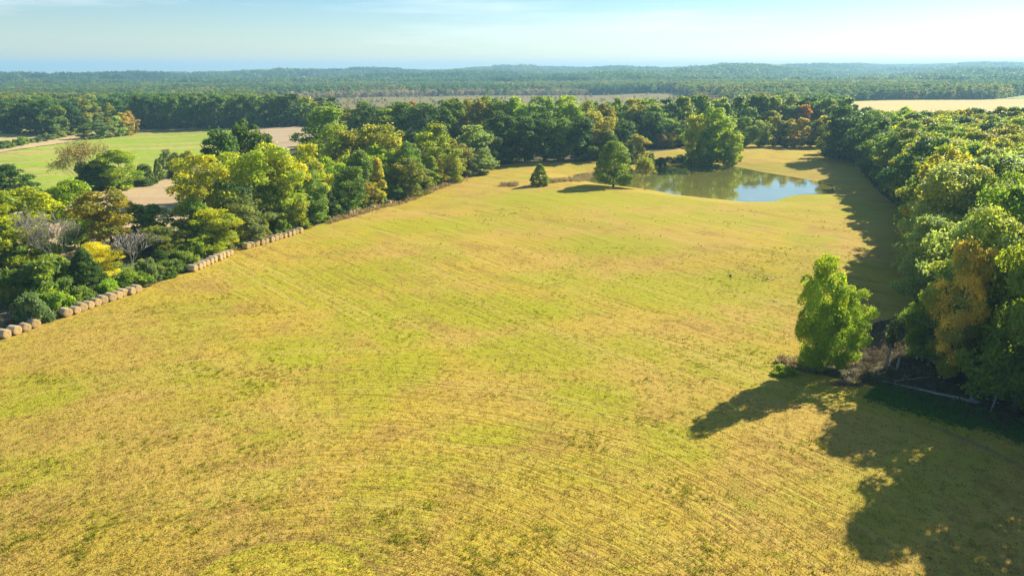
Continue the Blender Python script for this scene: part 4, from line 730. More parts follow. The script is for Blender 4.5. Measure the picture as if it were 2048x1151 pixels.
def ground_material():
    k = NT("woodland_ground"); p, x, y, z = k.pos()
    big = k.noise(p, .05, 4, .6, .5); n = k.noise(p, .5, 4, .65); f = k.noise(p, 2.5, 3, .7); g = k.noise(p, 9, 2, .7)
    c = k.mix(k.ramp(big, .42, .6), (.150, .118, .072), (.100, .112, .040))
    c = k.mix(k.ramp(n, .5, .68, 0, .8), c, (.22, .17, .105))
    c = k.mix(k.ramp(f, .5, .35, 0, .7), c, (.075, .06, .038))
    c = k.mix(k.ramp(g, .58, .75, 0, .6), c, (.22, .17, .11))
    h = k.math('ADD', k.math('ADD', n, f), k.math('MULTIPLY', g, .4))
    return k.done(k.bsdf(c, .95, .1, k.bump(h, .4, .9)))
M_GROUND = ground_material()

def water_material():
    k = NT("pond_water"); p, x, y, z = k.pos()
    n = k.noise(p, .05, 3, .6, .8)
    c = k.mix(k.ramp(n, .4, .65), (.27, .265, .055), (.33, .32, .055))
    mp = k.n("ShaderNodeMapping"); mp.inputs['Scale'].default_value = (.35, 1.0, 1); mp.inputs['Rotation'].default_value = (0, 0, .3); k.t.links.new(p, mp.inputs[0])
    rip = k.noise(mp.outputs[0], .9, 3, .6); rip2 = k.noise(mp.outputs[0], .16, 2, .5)
    b = k.bump(k.math('ADD', k.math('MULTIPLY', rip, .05), k.math('MULTIPLY', rip2, .12)), .25, .5)
    d = k.n("ShaderNodeBsdfDiffuse"); k.put(d.inputs['Color'], c)
    g = k.n("ShaderNodeBsdfGlossy"); g.inputs['Roughness'].default_value = .03; k.put(g.inputs['Normal'], b)
    fr = k.n("ShaderNodeFresnel"); fr.inputs['IOR'].default_value = 1.4
    m = k.n("ShaderNodeMixShader"); k.put(m.inputs[0], k.math('MULTIPLY', fr.outputs[0], 1.65, True))
    k.t.links.new(d.outputs[0], m.inputs[1]); k.t.links.new(g.outputs[0], m.inputs[2])
    s = m.outputs[0]
    return k.done(s)
M_WATER = water_material()

def hay_bale_materials():
    k = NT("bale_wrap"); o = k.obj()
    mp = k.n("ShaderNodeMapping"); mp.inputs['Scale'].default_value = (9, 1.2, 1.2); k.t.links.new(o, mp.inputs[0])
    rings = k.noise(mp.outputs[0], 2.2, 3, .6); f = k.noise(o, 14, 3, .7); st = k.noise(o, 1.5, 3)
    oi = k.n("ShaderNodeObjectInfo").outputs['Random']
    c = k.mix(k.ramp(rings, .35, .65), (.47, .38, .24), (.62, .52, .36))
    c = k.mix(k.ramp(f, .5, .3, 0, .6), c, (.27, .20, .11))
    c = k.mix(k.ramp(st, .5, .7, 0, .5), c, (.50, .45, .36))
    c = k.mix(1.0, c, k.mix(oi, (.66, .62, .58), (1.15, 1.12, 1.05)), 'MULTIPLY')
    wrap = k.done(k.bsdf(c, .9, .15, k.bump(k.math('ADD', rings, f), .04)))
    k = NT("bale_end"); o = k.obj()
    sp = k.n("ShaderNodeSeparateXYZ"); k.t.links.new(o, sp.inputs[0])
    r = k.math('SQRT', k.math('ADD', k.math('MULTIPLY', sp.outputs[1], sp.outputs[1]), k.math('MULTIPLY', sp.outputs[2], sp.outputs[2])))
    an = k.math('ARCTAN2', sp.outputs[1], sp.outputs[2])
    sw = k.math('SINE', k.math('ADD', k.math('MULTIPLY', r, 42.0), an)); f = k.noise(o, 11, 3, .7)
    big = k.noise(o, 1.1, 2)
    c = k.mix(k.ramp(sw, -.6, .8), (.42, .28, .11), (.66, .48, .24)); c = k.mix(k.ramp(f, .5, .3, 0, .7), c, (.26, .16, .06))
    c = k.mix(k.ramp(big, .5, .7, 0, .5), c, (.62, .44, .2))
    end = k.done(k.bsdf(c, .95, .1, k.bump(k.math('ADD', k.math('MULTIPLY', sw, .3), f), .05)))
    return wrap, end
M_WRAP, M_END = hay_bale_materials()

def plain(name, c1, c2, sc, rough=.9, bump=.03):
    k = NT(name); o = k.obj(); n = k.noise(o, sc, 4, .65)
    return k.done(k.bsdf(k.mix(k.ramp(n, .35, .65), c1, c2), rough, .2, k.bump(n, bump)))
M_BIRD = plain("black_feathers", (.008, .008, .009), (.022, .02, .02), 8, .6, .005)
M_BEAK = plain("dark_beak", (.02, .02, .02), (.04, .04, .035), 20, .4, .002)
M_ROCK = plain("pale_stone", (.30, .28, .24), (.48, .45, .40), 4)
M_TRACK2 = plain("worn_dirt", (.26, .20, .075), (.34, .26, .10), .8)

def blade_material(name, cols):
    k = NT(name); lv = k.attr('lv'); r = k.n("ShaderNodeObjectInfo").outputs['Random']
    c = k.mix(r, cols[0], cols[1]); v = k.math('ADD', .65, k.math('MULTIPLY', lv, .7)); c = k.mix(1.0, c, k.vec(v, v, v), 'MULTIPLY')
    d = k.n("ShaderNodeBsdfDiffuse"); k.put(d.inputs[0], c); t = k.n("ShaderNodeBsdfTranslucent"); k.put(t.inputs[0], c)
    m = k.n("ShaderNodeMixShader"); m.inputs[0].default_value = .4; k.t.links.new(d.outputs[0], m.inputs[1]); k.t.links.new(t.outputs[0], m.inputs[2])
    return k.done(m.outputs[0])
M_TUFT_G = blade_material("green_grass_blades", [(.30, .34, .02), (.40, .38, .035)])
M_TUFT_S = blade_material("straw_blades", [(.46, .35, .10), (.34, .24, .06)])
M_WEED = blade_material("weed_blades", [(.09, .22, .04), (.16, .29, .05)])
M_BRUSH = blade_material("brown_brush_blades", [(.13, .105, .06), (.20, .165, .09)])
M_DRY = blade_material("dry_grass_blades", [(.46, .36, .17), (.36, .27, .12)])

# ================================================================ ground sheets
def polar_ground():
    a1 = np.arange(-46, 46.01, .45); a0 = np.arange(-180, -46, 4.0); a2 = np.arange(46 + 3.5, 180, 4.0)
    az = np.radians(np.concatenate([a0, a1, a2]))
    r = [0.0, 6.0]
    while r[-1] < 13500: r.append(r[-1] * (1.014 if 180 < r[-1] < 440 else 1.02) + .25)
    r = np.array(r)
    A, R = np.meshgrid(az, r)
    x = R * np.sin(A); y = R * np.cos(A)
    z = height(x, y)
    nr, na = x.shape
    v = np.stack([x, y, z], -1).reshape(-1, 3)
    i, j = np.meshgrid(np.arange(nr - 1), np.arange(na), indexing='ij')
    j2 = (j + 1) % na
    f = np.stack([i * na + j, i * na + j2, (i + 1) * na + j2, (i + 1) * na + j], -1).reshape(-1, 4)[:, ::-1]
    return np_mesh("ground", v, f, M_GROUND, True)
tag(link("ground", polar_ground()), kind="structure")

def sheet(name, poly, mat, off, step, seed=1, rough=1.0, dens=None):
    """a field surface that follows the terrain inside a polygon whose edge wanders a little"""
    rng = np.random.default_rng(seed)
    P = np.array(poly, float); b = []
    es = step * .5
    for i in range(len(P)):
        p, q = P[i], P[(i + 1) % len(P)]; L = np.linalg.norm(q - p); n = max(1, int(L / es))
        nv = np.array([(q - p)[1], -(q - p)[0]]) / max(L, 1e-6)
        for t in range(n): b.append(p + (q - p) * t / n + nv * rng.normal(0, .28) * rough)
    b = np.array(b)
    x0, y0 = P.min(0); x1, y1 = P.max(0)
    gx, gy = np.meshgrid(np.arange(x0, x1, step), np.arange(y0, y1, step))
    gx = gx + (np.arange(gx.shape[0]) % 2)[:, None] * step * .5
    g = np.stack([gx.ravel(), gy.ravel()], -1)
    g = g[poly_sd(g[:, 0], g[:, 1], [tuple(p) for p in P]) < -step * .55]
    allp = np.concatenate([b, g])
    nb = len(b)
    res = delaunay_2d_cdt([Vector((float(p[0]), float(p[1]))) for p in allp], [(i, (i + 1) % nb) for i in range(nb)], [], 1, 1e-4)
    vs = np.array([(v.x, v.y) for v in res[0]]); fs = np.array([f for f in res[2] if len(f) == 3])
    z = height(vs[:, 0], vs[:, 1]) + off
    me = np_mesh(name, np.column_stack([vs, z]), fs, mat, True)
    o = link(name, me); tag(o, kind="structure")
    return o

hf = sheet("hay_field", FIELD, M_HAY, .14, 3.2, 1, 1.0)
co = np.empty(len(hf.data.vertices) * 3, np.float32); hf.data.vertices.foreach_get("co", co); co = co.reshape(-1, 3)
lush = np.zeros(len(co))
for lx, ly, lw, ld, am in LUSH: lush = np.maximum(lush, am * np.exp(-.5 * (((co[:, 0] - lx) / lw) ** 2 + ((co[:, 1] - ly) / ld) ** 2) ** 1.5))
la = hf.data.attributes.new("lush", 'FLOAT', 'POINT'); la.data.foreach_set("value", lush.astype(np.float32))
sheet("crop_field", CROP, M_CROP, .45, 8, 2, 3.0)
sheet("bare_soil_strip", TRACK, M_TRACKF, .75, 8, 3, 3.0)
sheet("fallow_field", FALLOW, M_FALLOW, .75, 8, 4, 3.0)
sheet("stubble_field", STRIP, M_STRIP, .5, 8, 5, 3.0)
sheet("harvested_field", TAN, M_TAN, .3, 5, 6, 2.0)
sheet("marsh", MARSH, M_MARSH, 1.2, 28, 7, 12.0)
sheet("golden_field", GOLD, M_GOLD, 1.0, 22, 8, 6.0)
sheet("far_meadow", MEADOW, M_MEADOW, 1.2, 25, 9, 8.0)
for i, c in enumerate(CLEAR): sheet("far_clearing", c, M_CLEAR, 3.0, 24, 10 + i, 6.0)
# water: a level sheet; the banks of the terrain rise through it
wp = np.array(POND); wc = wp.mean(0)
wv = [(x + (x - wc[0]) / max(1, math.hypot(x - wc[0], y - wc[1])) * 5, y + (y - wc[1]) / max(1, math.hypot(x - wc[0], y - wc[1])) * 5) for x, y in POND]
me = bpy.data.meshes.new("pond_water")
me.from_pydata([(x, y, POND_Z + .42) for x, y in wv], [], [list(range(len(wv)))])
me.materials.append(M_WATER)
if me.polygons[0].normal.z < 0: me.flip_normals()
tag(link("pond_water", me), kind="structure")
# worn dirt track at the field's lower right edge
def ribbon(name, pts, w, mat, off, seed):
    rng = np.random.default_rng(seed)
    P = [np.array(p) for p in pts]; line = []
    for a, b in zip(P, P[1:]):
        n = max(2, int(np.linalg.norm(b - a) / .6))
        for i in range(n): line.append(a + (b - a) * i / n)
    v = []; f = []
    for i, p in enumerate(line):
        t = line[min(i + 1, len(line) - 1)] - line[max(i - 1, 0)]; t = t / np.linalg.norm(t); nv = np.array([-t[1], t[0]])
        fade = min(1, i / 8 + .1)
        for s in (-1, -.33, .33, 1):
            q = p + nv * w * s * fade * (1 + (rng.normal(0, .25) if abs(s) == 1 else 0))
            v.append((q[0], q[1], H1(q[0], q[1]) + off))
        if i:
            for j in range(3): f.append((i * 4 - 4 + j, i * 4 - 3 + j, i * 4 + 1 + j, i * 4 + j))
    me = bpy.data.meshes.new(name); me.from_pydata(v, [], f); me.materials.append(mat)
    if me.polygons[0].normal.z < 0: me.flip_normals()
    return tag(link(name, me), kind="structure")
ribbon("dirt_path", [SPOT['trk1'], SPOT['trk2'], SPOT['trk3'], SPOT['trk4'], (64, 52)], .28, M_TRACK2, .22, 3)

# air
box = bpy.data.meshes.new("haze")
bm = bmesh.new(); bmesh.ops.create_cube(bm, size=1); bm.to_mesh(box); bm.free()
k = NT("haze_air")
pv = k.n("ShaderNodeVolumePrincipled")
HAZE = 1.7e-4
pv.inputs['Color'].default_value = (.40, .73, .98, 1)
pv.inputs['Density'].default_value = HAZE
pv.inputs['Anisotropy'].default_value = .15
k.done(pv.outputs[0], 'Volume')
box.materials.append(k.m)
hz = link("haze", box); tag(hz, kind="stuff")
# ================================================================ trees
def unit(v): return v / (np.linalg.norm(v, axis=-1, keepdims=True) + 1e-9)

def leaf_mesh(name, pos, nrm, size, lv, cl, rng, mat, asp=1.35):
    n = len(pos)
    a = unit(np.cross(nrm, rng.normal(size=(n, 3)))); b = np.cross(nrm, a)
    s = size[:, None] * .5
    v = np.empty((n, 4, 3), np.float32)
    v[:, 0] = pos + a * s * asp; v[:, 2] = pos - a * s * asp
    v[:, 1] = pos + b * s * .8 - nrm * s * .35; v[:, 3] = pos - b * s * .8 - nrm * s * .35
    f = np.arange(n * 4).reshape(n, 4)
    return np_mesh(name, v.reshape(-1, 3), f, mat, False, {'lv': np.repeat(lv, 4), 'cl': np.repeat(cl, 4)})

PROFILE = {
    'oak':  lambda t: np.sqrt(np.clip(1 - ((t - .42) / .60) ** 2, 0, 1)) ** .9,
    'open': lambda t: np.sqrt(np.clip(1 - ((t - .50) / .53) ** 2, 0, 1)),
    'tall': lambda t: np.clip(1.05 - t, 0, 1) ** .55 * np.clip(t / .2, .45, 1),
    'cedar': lambda t: np.clip(1.0 - t, 0, 1) ** .8 * np.clip(t / .12, .7, 1) + .03,
    'round': lambda t: np.clip(1 - (np.clip(t - .12, 0, 1) / .90) ** 2.2, 0, 1) ** .62 * np.clip(t / .05, .85, 1),
    'oval': lambda t: (np.clip(t, 0, 1) / .4) ** .4 * (np.clip(1 - t, 0, 1) / .6) ** .48,
    'bush': lambda t: np.sqrt(np.clip(1 - (np.clip(t - .2, 0, 1) / .82) ** 2, 0, 1)),
    'spire': lambda t: np.clip(1.02 - t, 0, 1) ** .7 * np.clip(t / .25, .35, 1),
}
BASE = {'oak': .05, 'open': .08, 'oval': .06, 'tall': .06, 'cedar': .02, 'round': .10, 'bush': .0, 'spire': .05}

def make_crown(name, kind, seed, ncl, nleaf, leaf, H=20.0, W=13.0, mat=None, clump=(.20, .36)):
    rng = np.random.default_rng(seed)
    base = BASE[kind] * H; Hc = H - base; R = W / 2
    ph = rng.uniform(0, 6.28, 4); asym = {'oak': .22, 'open': .24, 'bush': .28, 'oval': .20}.get(kind, .06)
    prof = PROFILE[kind]
    C = []; RC = []
    dom = rng.uniform(.5, 1.0)
    while len(C) < ncl:
        t = rng.uniform(.02, .97); pr = float(prof(np.array(t)))
        if rng.random() > pr ** .8 + .12: continue
        th = rng.uniform(0, 6.283)
        lob = 1 + asym * math.sin(2 * th + ph[0] + 2.5 * t) + asym * .8 * math.sin(3 * th + ph[1] - 4 * t) + asym * .6 * math.sin(5 * th + ph[2] + 6 * t)
        rc = R * rng.uniform(*clump)
        if kind in ('cedar', 'tall', 'spire'): rc *= .72
        if kind == 'round': rc *= .85
        if kind == 'cedar': rc *= .62
        if kind == 'oval': rc *= .85
        rf = math.sqrt(rng.uniform({'round': .42, 'cedar': .55}.get(kind, .22), 1.0))
        rr = max(R * pr * lob * rf - rc * .55, R * .04)
        z = base + Hc * t
        z = min(max(z, base + rc * .4), H - rc * .55)
        C.append((rr * math.cos(th), rr * math.sin(th), z)); RC.append(rc)
    C = np.array(C); RC = np.array(RC)
    w = RC ** 2; w /= w.sum()
    ci = rng.choice(ncl, size=nleaf, p=w)
    cen = C[ci]; ctr = np.array([0, 0, base + Hc * .42])
    outw = unit((cen - ctr) * np.array([1, 1, R / Hc * 1.6]))
    d = unit(rng.normal(size=(nleaf, 3)) + outw * .75 + np.array([0, 0, .25]))
    rad = RC[ci] * np.clip(rng.normal(.92, .13, nleaf), .3, 1.25)
    flat = .62 if kind in ('oak', 'open') else (.9 if kind in ('cedar', 'tall', 'spire') else .75)
    pos = cen + d * rad[:, None] * np.array([1, 1, flat])
    if kind == 'cedar': pos[:, 2] += rng.exponential(.25, nleaf) * .8
    pos[:, 2] = np.clip(pos[:, 2], .12 if kind == 'bush' else base * .7, H)
    # top sprigs / stray leaves break the outline
    stray = rng.random(nleaf) < .06
    pos[stray] += d[stray] * (RC[ci][stray] * rng.uniform(.1, .45, stray.sum()))[:, None]
    nrm = unit(d * .75 + outw * .25 + rng.normal(size=(nleaf, 3)) * .55)
    if kind in ('cedar', 'tall', 'spire'): nrm = unit(nrm + rng.normal(size=(nleaf, 3)) * .3)
    size = leaf * rng.uniform(.6, 1.35, nleaf)
    lv = np.clip(rng.normal(.5, .22, nleaf), 0, 1)
    clv = rng.uniform(0, 1, ncl)
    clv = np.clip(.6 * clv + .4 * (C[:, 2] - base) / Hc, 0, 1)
    lv = np.clip(lv + (rng.uniform(-.18, .18, ncl))[ci], 0, 1)
    return leaf_mesh(name, pos, nrm, size, lv, clv[ci], rng, mat or M_LEAF), C

def make_trunk(name, kind, seed, C, H=20.0, W=13.0, nl=11, mat=None):
    rng = random.Random(seed); T = Tubes()
    top = H * (.72 if kind not in ('bush',) else .4)
    r0 = {'bush': .09, 'cedar': .22, 'round': .34}.get(kind, .36)
    bx, by = rng.uniform(-.5, .5), rng.uniform(-.5, .5)
    pts = []; rad = []
    for i in range(8):
        f = i / 7
        pts.append((bx * math.sin(f * 3) * f, by * math.sin(f * 2.4 + 1) * f, -.5 + (top + .5) * f)); rad.append(r0 * (1 - .8 * f) * (1.35 if i == 0 else 1))
    T.add(pts, rad, 8)
    idx = list(range(len(C))); rng.shuffle(idx)
    for i in idx[:nl]:
        c = C[i]; f = min(.92, max(.18, (c[2] - .28 * math.hypot(c[0], c[1]) - .8) / top)) * .92
        f = max(.12, f - .12)
        j = f * 7; a = int(j); q = j - a
        p0 = np.array(pts[a]) * (1 - q) + np.array(pts[min(a + 1, 7)]) * q
        rr = r0 * (1 - .8 * f) * .5
        mid = p0 * .5 + c * .5 + np.array([rng.uniform(-.4, .4), rng.uniform(-.4, .4), -.25 + rng.uniform(-.3, .4)])
        T.add([p0, p0 * .6 + mid * .4, mid, c * .75 + mid * .25, c], [rr, rr * .8, rr * .6, rr * .38, rr * .15], 6)
    return T.mesh(name, mat or M_BARK)

def make_bare(name, seed, H, W, mat, depth=6, spread=.55, lean=(0, 0), stems=1, twig=.012):
    rng = random.Random(seed); T = Tubes(); tips = []
    def grow(p, d, L, r, lev):
        n = 3; pts = [p]; rad = [r]; q = p.copy(); dd = d.copy()
        for i in range(n):
            dd = dd + np.array([rng.gauss(0, .12), rng.gauss(0, .12), rng.gauss(.03, .08)]); dd /= np.linalg.norm(dd)
            q = q + dd * L / n; pts.append(q.copy()); rad.append(max(twig, r * (1 - .38 * (i + 1) / n)))
        T.add(pts, rad, 7 if lev < 2 else (5 if lev < 4 else 3), cap=lev < 1)
        if lev >= depth: tips.append(q); return
        kids = 2 if lev < 1 else rng.choice([2, 2, 3, 3])
        for c in range(kids):
            ax = np.array([rng.gauss(0, 1), rng.gauss(0, 1), rng.gauss(.0, .5)]); ax -= dd * ax.dot(dd); ax /= np.linalg.norm(ax) + 1e-9
            sp = spread * rng.uniform(.6, 1.3)
            nd = dd * math.cos(sp) + ax * math.sin(sp) + np.array([0, 0, .10]); nd /= np.linalg.norm(nd)
            grow(q if c < 2 else pts[2], nd, L * rng.uniform(.66, .88), rad[-1] * rng.uniform(.62, .8), lev + 1)
    for s in range(stems):
        an = rng.uniform(0, 6.28) if stems > 1 else 0
        k_ = .28 if stems > 1 else 0
        d = np.array([lean[0] + k_ * math.cos(an), lean[1] + k_ * math.sin(an), 1.0]); d /= np.linalg.norm(d)
        grow(np.array([.15 * s * (stems > 1), 0, -.3]), d, H * .24, .15 * H / 15 / (stems ** .4), 0)
    V = np.array(T.v); s = H / V[:, 2].max(); w = W / 2 / np.percentile(np.abs(V[:, :2]), 97)
    sc = np.array([w, w, s]); T.v = [v * sc if True else v for v in T.v]
    return T.mesh(name, mat), np.array(tips) * sc

def sparse_leaves(name, tips, seed, n, leaf, spread):
    rng = np.random.default_rng(seed); ti = rng.integers(0, len(tips), n)
    pos = tips[ti] + rng.normal(size=(n, 3)) * spread
    nrm = unit(rng.normal(size=(n, 3)) + np.array([0, 0, .5]))
    return leaf_mesh(name, pos, nrm, leaf * rng.uniform(.6, 1.3, n), np.clip(rng.normal(.5, .25, n), 0, 1), rng.uniform(0, 1, n), rng, M_LEAF)

LIB = {}     # (kind, tier) -> list of (crown mesh, trunk mesh, H, W)
def lib(kind, tier):
    key = (kind, tier)
    if key in LIB: return LIB[key]
    spec = {  # clumps, leaves, leaf size, variants per tier (0 near, 1 middle, 2 far)
        'oak':   [(95, 21000, .40, 6), (70, 9000, .62, 7), (46, 3400, 1.0, 6)],
        'open':  [(70, 15000, .40, 2), (60, 9500, .5, 2), (46, 3400, 1.0, 1)],
        'oval':  [(120, 30000, .32, 2), (110, 9000, .6, 1), (46, 3400, 1.0, 1)],
        'tall':  [(80, 12000, .42, 1), (70, 8000, .55, 3), (46, 3000, .9, 1)],
        'cedar': [(260, 16000, .36, 2), (230, 10000, .45, 2), (160, 4600, .7, 2)],
        'round': [(150, 15000, .42, 1), (170, 15000, .48, 1), (60, 3600, .9, 1)],
        'bush':  [(46, 8000, .75, 3), (40, 4500, 1.0, 3), (30, 1800, 1.6, 3)]}[kind][tier]
    out = []
    Hh, Ww = (20.0, 13.0) if kind != 'bush' else (8.0, 13.0)
    if kind in ('tall',): Ww = 9.0
    if kind == 'cedar': Ww = 9.0
    for i in range(spec[3]):
        sd = {'oak': 100, 'oval': 700, 'open': 200, 'tall': 300, 'cedar': 400, 'round': 500, 'bush': 600}[kind] + tier * 20 + i
        pk = kind if kind != 'tall' else 'spire'
        m, C = make_crown("crown_" + kind, pk, sd, spec[0], spec[1], spec[2], Hh, Ww)
        t = make_trunk("trunk_" + kind, kind, sd + 7, C, Hh, Ww, (12, 7, 4)[tier] if kind != 'cedar' else 3)
        out.append((m, t, Hh, Ww))
    LIB[key] = out
    return out

NAMES = {'oak': 'broadleaf_tree', 'open': 'broadleaf_tree', 'oval': 'broadleaf_tree', 'tall': 'broadleaf_tree', 'round': 'broadleaf_tree', 'cedar': 'cedar_tree', 'bush': 'shrub', 'bare': 'bare_tree', 'sparse': 'half_bare_tree'}
rt = random.Random(11)
def place_tree(x, y, H, W, kind, col, label, group):
    d = math.hypot(x, y)
    root = link(NAMES[kind], None); root.empty_display_size = .5
    root.location = (x, y, H1(x, y)); root.rotation_euler = (0, 0, rt.uniform(0, 6.283))
    cat = {'bush': 'shrub'}.get(kind, 'tree')
    tag(root, label, cat, group)
    tint, acc = COL[col]
    j = rt.uniform(.86, 1.14); hue = rt.uniform(-.08, .08)
    tint = (tint[0] * j * (1 + hue), tint[1] * j, tint[2] * j * (1 - hue))
    if kind in ('bare', 'sparse'):
        sd = int(x * 7 + y * 3) % 999
        if kind == 'bare':
            me, tips = make_bare("bare_branches", sd, H, W, M_BARE if y > 135 else M_BROWNTWIG, 6, .42, (0, 0), 4, .032)
            link("trunk", me, root)
        else:
            lean = (-.35, 0) if d > 200 and x < 0 else (.05, 0)
            me, tips = make_bare("half_bare_branches", sd, H, W, M_BROWNTWIG, 6, .5, lean, 5 if x < 0 else 4, .03)
            root.rotation_euler = (0, 0, 0)
            link("trunk", me, root)
            c = link("crown", sparse_leaves("thin_foliage", tips, sd, 2600, .45, .6), root)
            c.color = (tint[0], tint[1], tint[2], acc)
        return root
    tier = 0 if d < 172 else (1 if d < 430 else 2)
    L = lib(kind, tier); m, t, h0, w0 = L[rt.randrange(len(L))]
    sx = W / w0; root.scale = (sx * rt.uniform(.95, 1.05), sx * rt.uniform(.95, 1.05), H / h0)
    link("trunk", t, root)
    c = link("crown", m, root); c.color = (tint[0], tint[1], tint[2], acc if acc > 1 else min(1, acc * rt.uniform(.6, 1.4)))
    return root
for r_ in TREES: place_tree(*r_)

# ================================================================ distant woods: scattered crowns
def hidden_collection(name, meshes):
    c = bpy.data.collections.new(name)
    for i, m in enumerate(meshes): c.objects.link(bpy.data.objects.new("%s_%02d" % (name, i), m))
    return c

def scatter(name, pts, rot, scl, idx, coll, tint=None, acc=None, label=None, cat=None, tilt=None):
    n = len(pts)
    me = bpy.data.meshes.new(name); me.vertices.add(n); me.vertices.foreach_set("co", np.asarray(pts, np.float32).ravel())
    def att(nm, typ, fld, v):
        a = me.attributes.new(nm, typ, 'POINT'); a.data.foreach_set(fld, np.ascontiguousarray(v).ravel())
    r3 = np.zeros((n, 3), np.float32); r3[:, 2] = rot
    if tilt is not None: r3[:, 0] = tilt
    att('rot', 'FLOAT_VECTOR', 'vector', r3); att('scl', 'FLOAT_VECTOR', 'vector', np.asarray(scl, np.float32)); att('idx', 'INT', 'value', np.asarray(idx, np.int32))
    if tint is not None: att('tint', 'FLOAT_COLOR', 'color', np.column_stack([tint, np.ones(n)]).astype(np.float32))
    if acc is not None: att('accent', 'FLOAT', 'value', np.asarray(acc, np.float32))
    o = link(name, me)
    g = bpy.data.node_groups.new(name + "_nodes", 'GeometryNodeTree')
    g.interface.new_socket("Geometry", in_out='INPUT', socket_type='NodeSocketGeometry'); g.interface.new_socket("Geometry", in_out='OUTPUT', socket_type='NodeSocketGeometry')
    gi = g.nodes.new("NodeGroupInput"); go = g.nodes.new("NodeGroupOutput"); ip = g.nodes.new("GeometryNodeInstanceOnPoints")
    ci = g.nodes.new("GeometryNodeCollectionInfo"); ci.inputs['Collection'].default_value = coll; ci.inputs['Separate Children'].default_value = True; ci.inputs['Reset Children'].default_value = True
    ip.inputs['Pick Instance'].default_value = True
    def na(nm, t):
        a = g.nodes.new("GeometryNodeInputNamedAttribute"); a.data_type = t; a.inputs['Name'].default_value = nm
        return [s for s in a.outputs if s.enabled][0]
    g.links.new(gi.outputs[0], ip.inputs['Points']); g.links.new(ci.outputs[0], ip.inputs['Instance']); g.links.new(na('idx', 'INT'), ip.inputs['Instance Index'])
    g.links.new(na('rot', 'FLOAT_VECTOR'), ip.inputs['Rotation']); g.links.new(na('scl', 'FLOAT_VECTOR'), ip.inputs['Scale']); g.links.new(ip.outputs[0], go.inputs[0])
    md = o.modifiers.new("scatter", 'NODES'); md.node_group = g
    tag(o, label, cat, None, "stuff")
    return o

far_meshes = []
for i in range(7):
    m, C = make_crown("far_crown", 'oak', 900 + i, 40, 1500, 1.15, 20, 13, M_LEAF_I, (.24, .40)); far_meshes.append(m)
C_FAR = hidden_collection("far_crowns", far_meshes)
mid_meshes = []
for i in range(4):
    m, C = make_crown("deep_crown", 'oak', 950 + i, 60, 6500, .62, 20, 13, M_LEAF_I); mid_meshes.append(m)
C_MID = hidden_collection("deep_crowns", mid_meshes)

def patch_mesh(seed, size, ntree, nleaf, leaf):
    """a piece of far canopy: many small crowns in one mesh"""
    rng = np.random.default_rng(seed); P = []; N = []; LV = []; CL = []
    for i in range(ntree):
        cx, cy = rng.uniform(-size / 2, size / 2, 2); R = rng.uniform(5, 10.5); H = rng.uniform(13, 24)
        d = unit(rng.normal(size=(nleaf, 3)) + np.array([0, 0, .35])); 
        lob = 1 + .22 * np.sin(d[:, :1] * 5 + cx) * np.cos(d[:, 1:2] * 5 + cy)
        p = d * np.array([R, R, H * .42]) * lob * rng.uniform(.8, 1.05, (nleaf, 1)) + np.array([cx, cy, H * .58])
        P.append(p); N.append(unit(d + rng.normal(size=(nleaf, 3)) * .5)); LV.append(np.clip(rng.normal(.5, .15, nleaf) + rng.normal(0, .34), 0, 1)); CL.append(np.full(nleaf, rng.random()))
    P = np.concatenate(P); n = len(P)
    return leaf_mesh("canopy", P, np.concatenate(N), leaf * rng.uniform(.7, 1.3, n), np.concatenate(LV), np.concatenate(CL), rng, M_LEAF_I)
C_PATCH = hidden_collection("canopy_patches", [patch_mesh(40 + i, 62, 46, 60, 3.6) for i in range(6)])

rng = np.random.default_rng(77)
PAL = np.array([(.070, .150, .034), (.110, .20, .034), (.155, .235, .034), (.125, .185, .065), (.185, .22, .04), (.23, .26, .035), (.165, .24, .09)])
PALW = np.array([.24, .26, .18, .12, .11, .05, .04])
def vnoise(x, y, s, seed):
    r = np.random.default_rng(seed); g = r.random((64, 64)); X = x / s; Y = y / s
    i, j = np.floor(X).astype(int), np.floor(Y).astype(int); fx, fy = X - i, Y - j; fx = fx * fx * (3 - 2 * fx); fy = fy * fy * (3 - 2 * fy)
    a = lambda u, w: g[u % 64, w % 64]
    return (a(i, j) * (1 - fx) + a(i + 1, j) * fx) * (1 - fy) + (a(i, j + 1) * (1 - fx) + a(i + 1, j + 1) * fx) * fy
def tints(x, y, s):
    n = len(x)
    # stands of one kind of tree: neighbours tend to share a colour
    u = .62 * vnoise(x, y, s, 31) + .25 * vnoise(x, y, s / 4, 32) + .25 * rng.random(n)
    o = np.argsort(np.argsort(u)) / n
    t = PAL[np.searchsorted(np.cumsum(PALW)[:-1], o)] * rng.uniform(.85, 1.15, (n, 1))
    hot = rng.random(n) < .006; t[hot] = np.array([.26, .15, .025]); return t

def in_any(x, y, polys, margin=0):
    r = np.zeros(x.shape, bool)
    for p in polys: r |= poly_sd(x, y, p) < margin
    return r

# individual tree positions to keep clear of
TX = np.array([(t[0], t[1]) for t in TREES])
def clear_of_trees(x, y, d):
    ok = np.ones(x.shape, bool)
    for tx, ty in TX[TX[:, 1] > 380]: ok &= (x - tx) ** 2 + (y - ty) ** 2 > d * d
    return ok

OPEN = [FIELD, CROP, TRACK, FALLOW, STRIP, TAN, MARSH, GOLD, MEADOW] + list(CLEAR)
def jitter_grid(x0, x1, y0, y1, s):
    gx, gy = np.meshgrid(np.arange(x0, x1, s), np.arange(y0, y1, s)); gx = gx + rng.uniform(-.42, .42, gx.shape) * s; gy = gy + rng.uniform(-.42, .42, gy.shape) * s
    return gx.ravel(), gy.ravel()

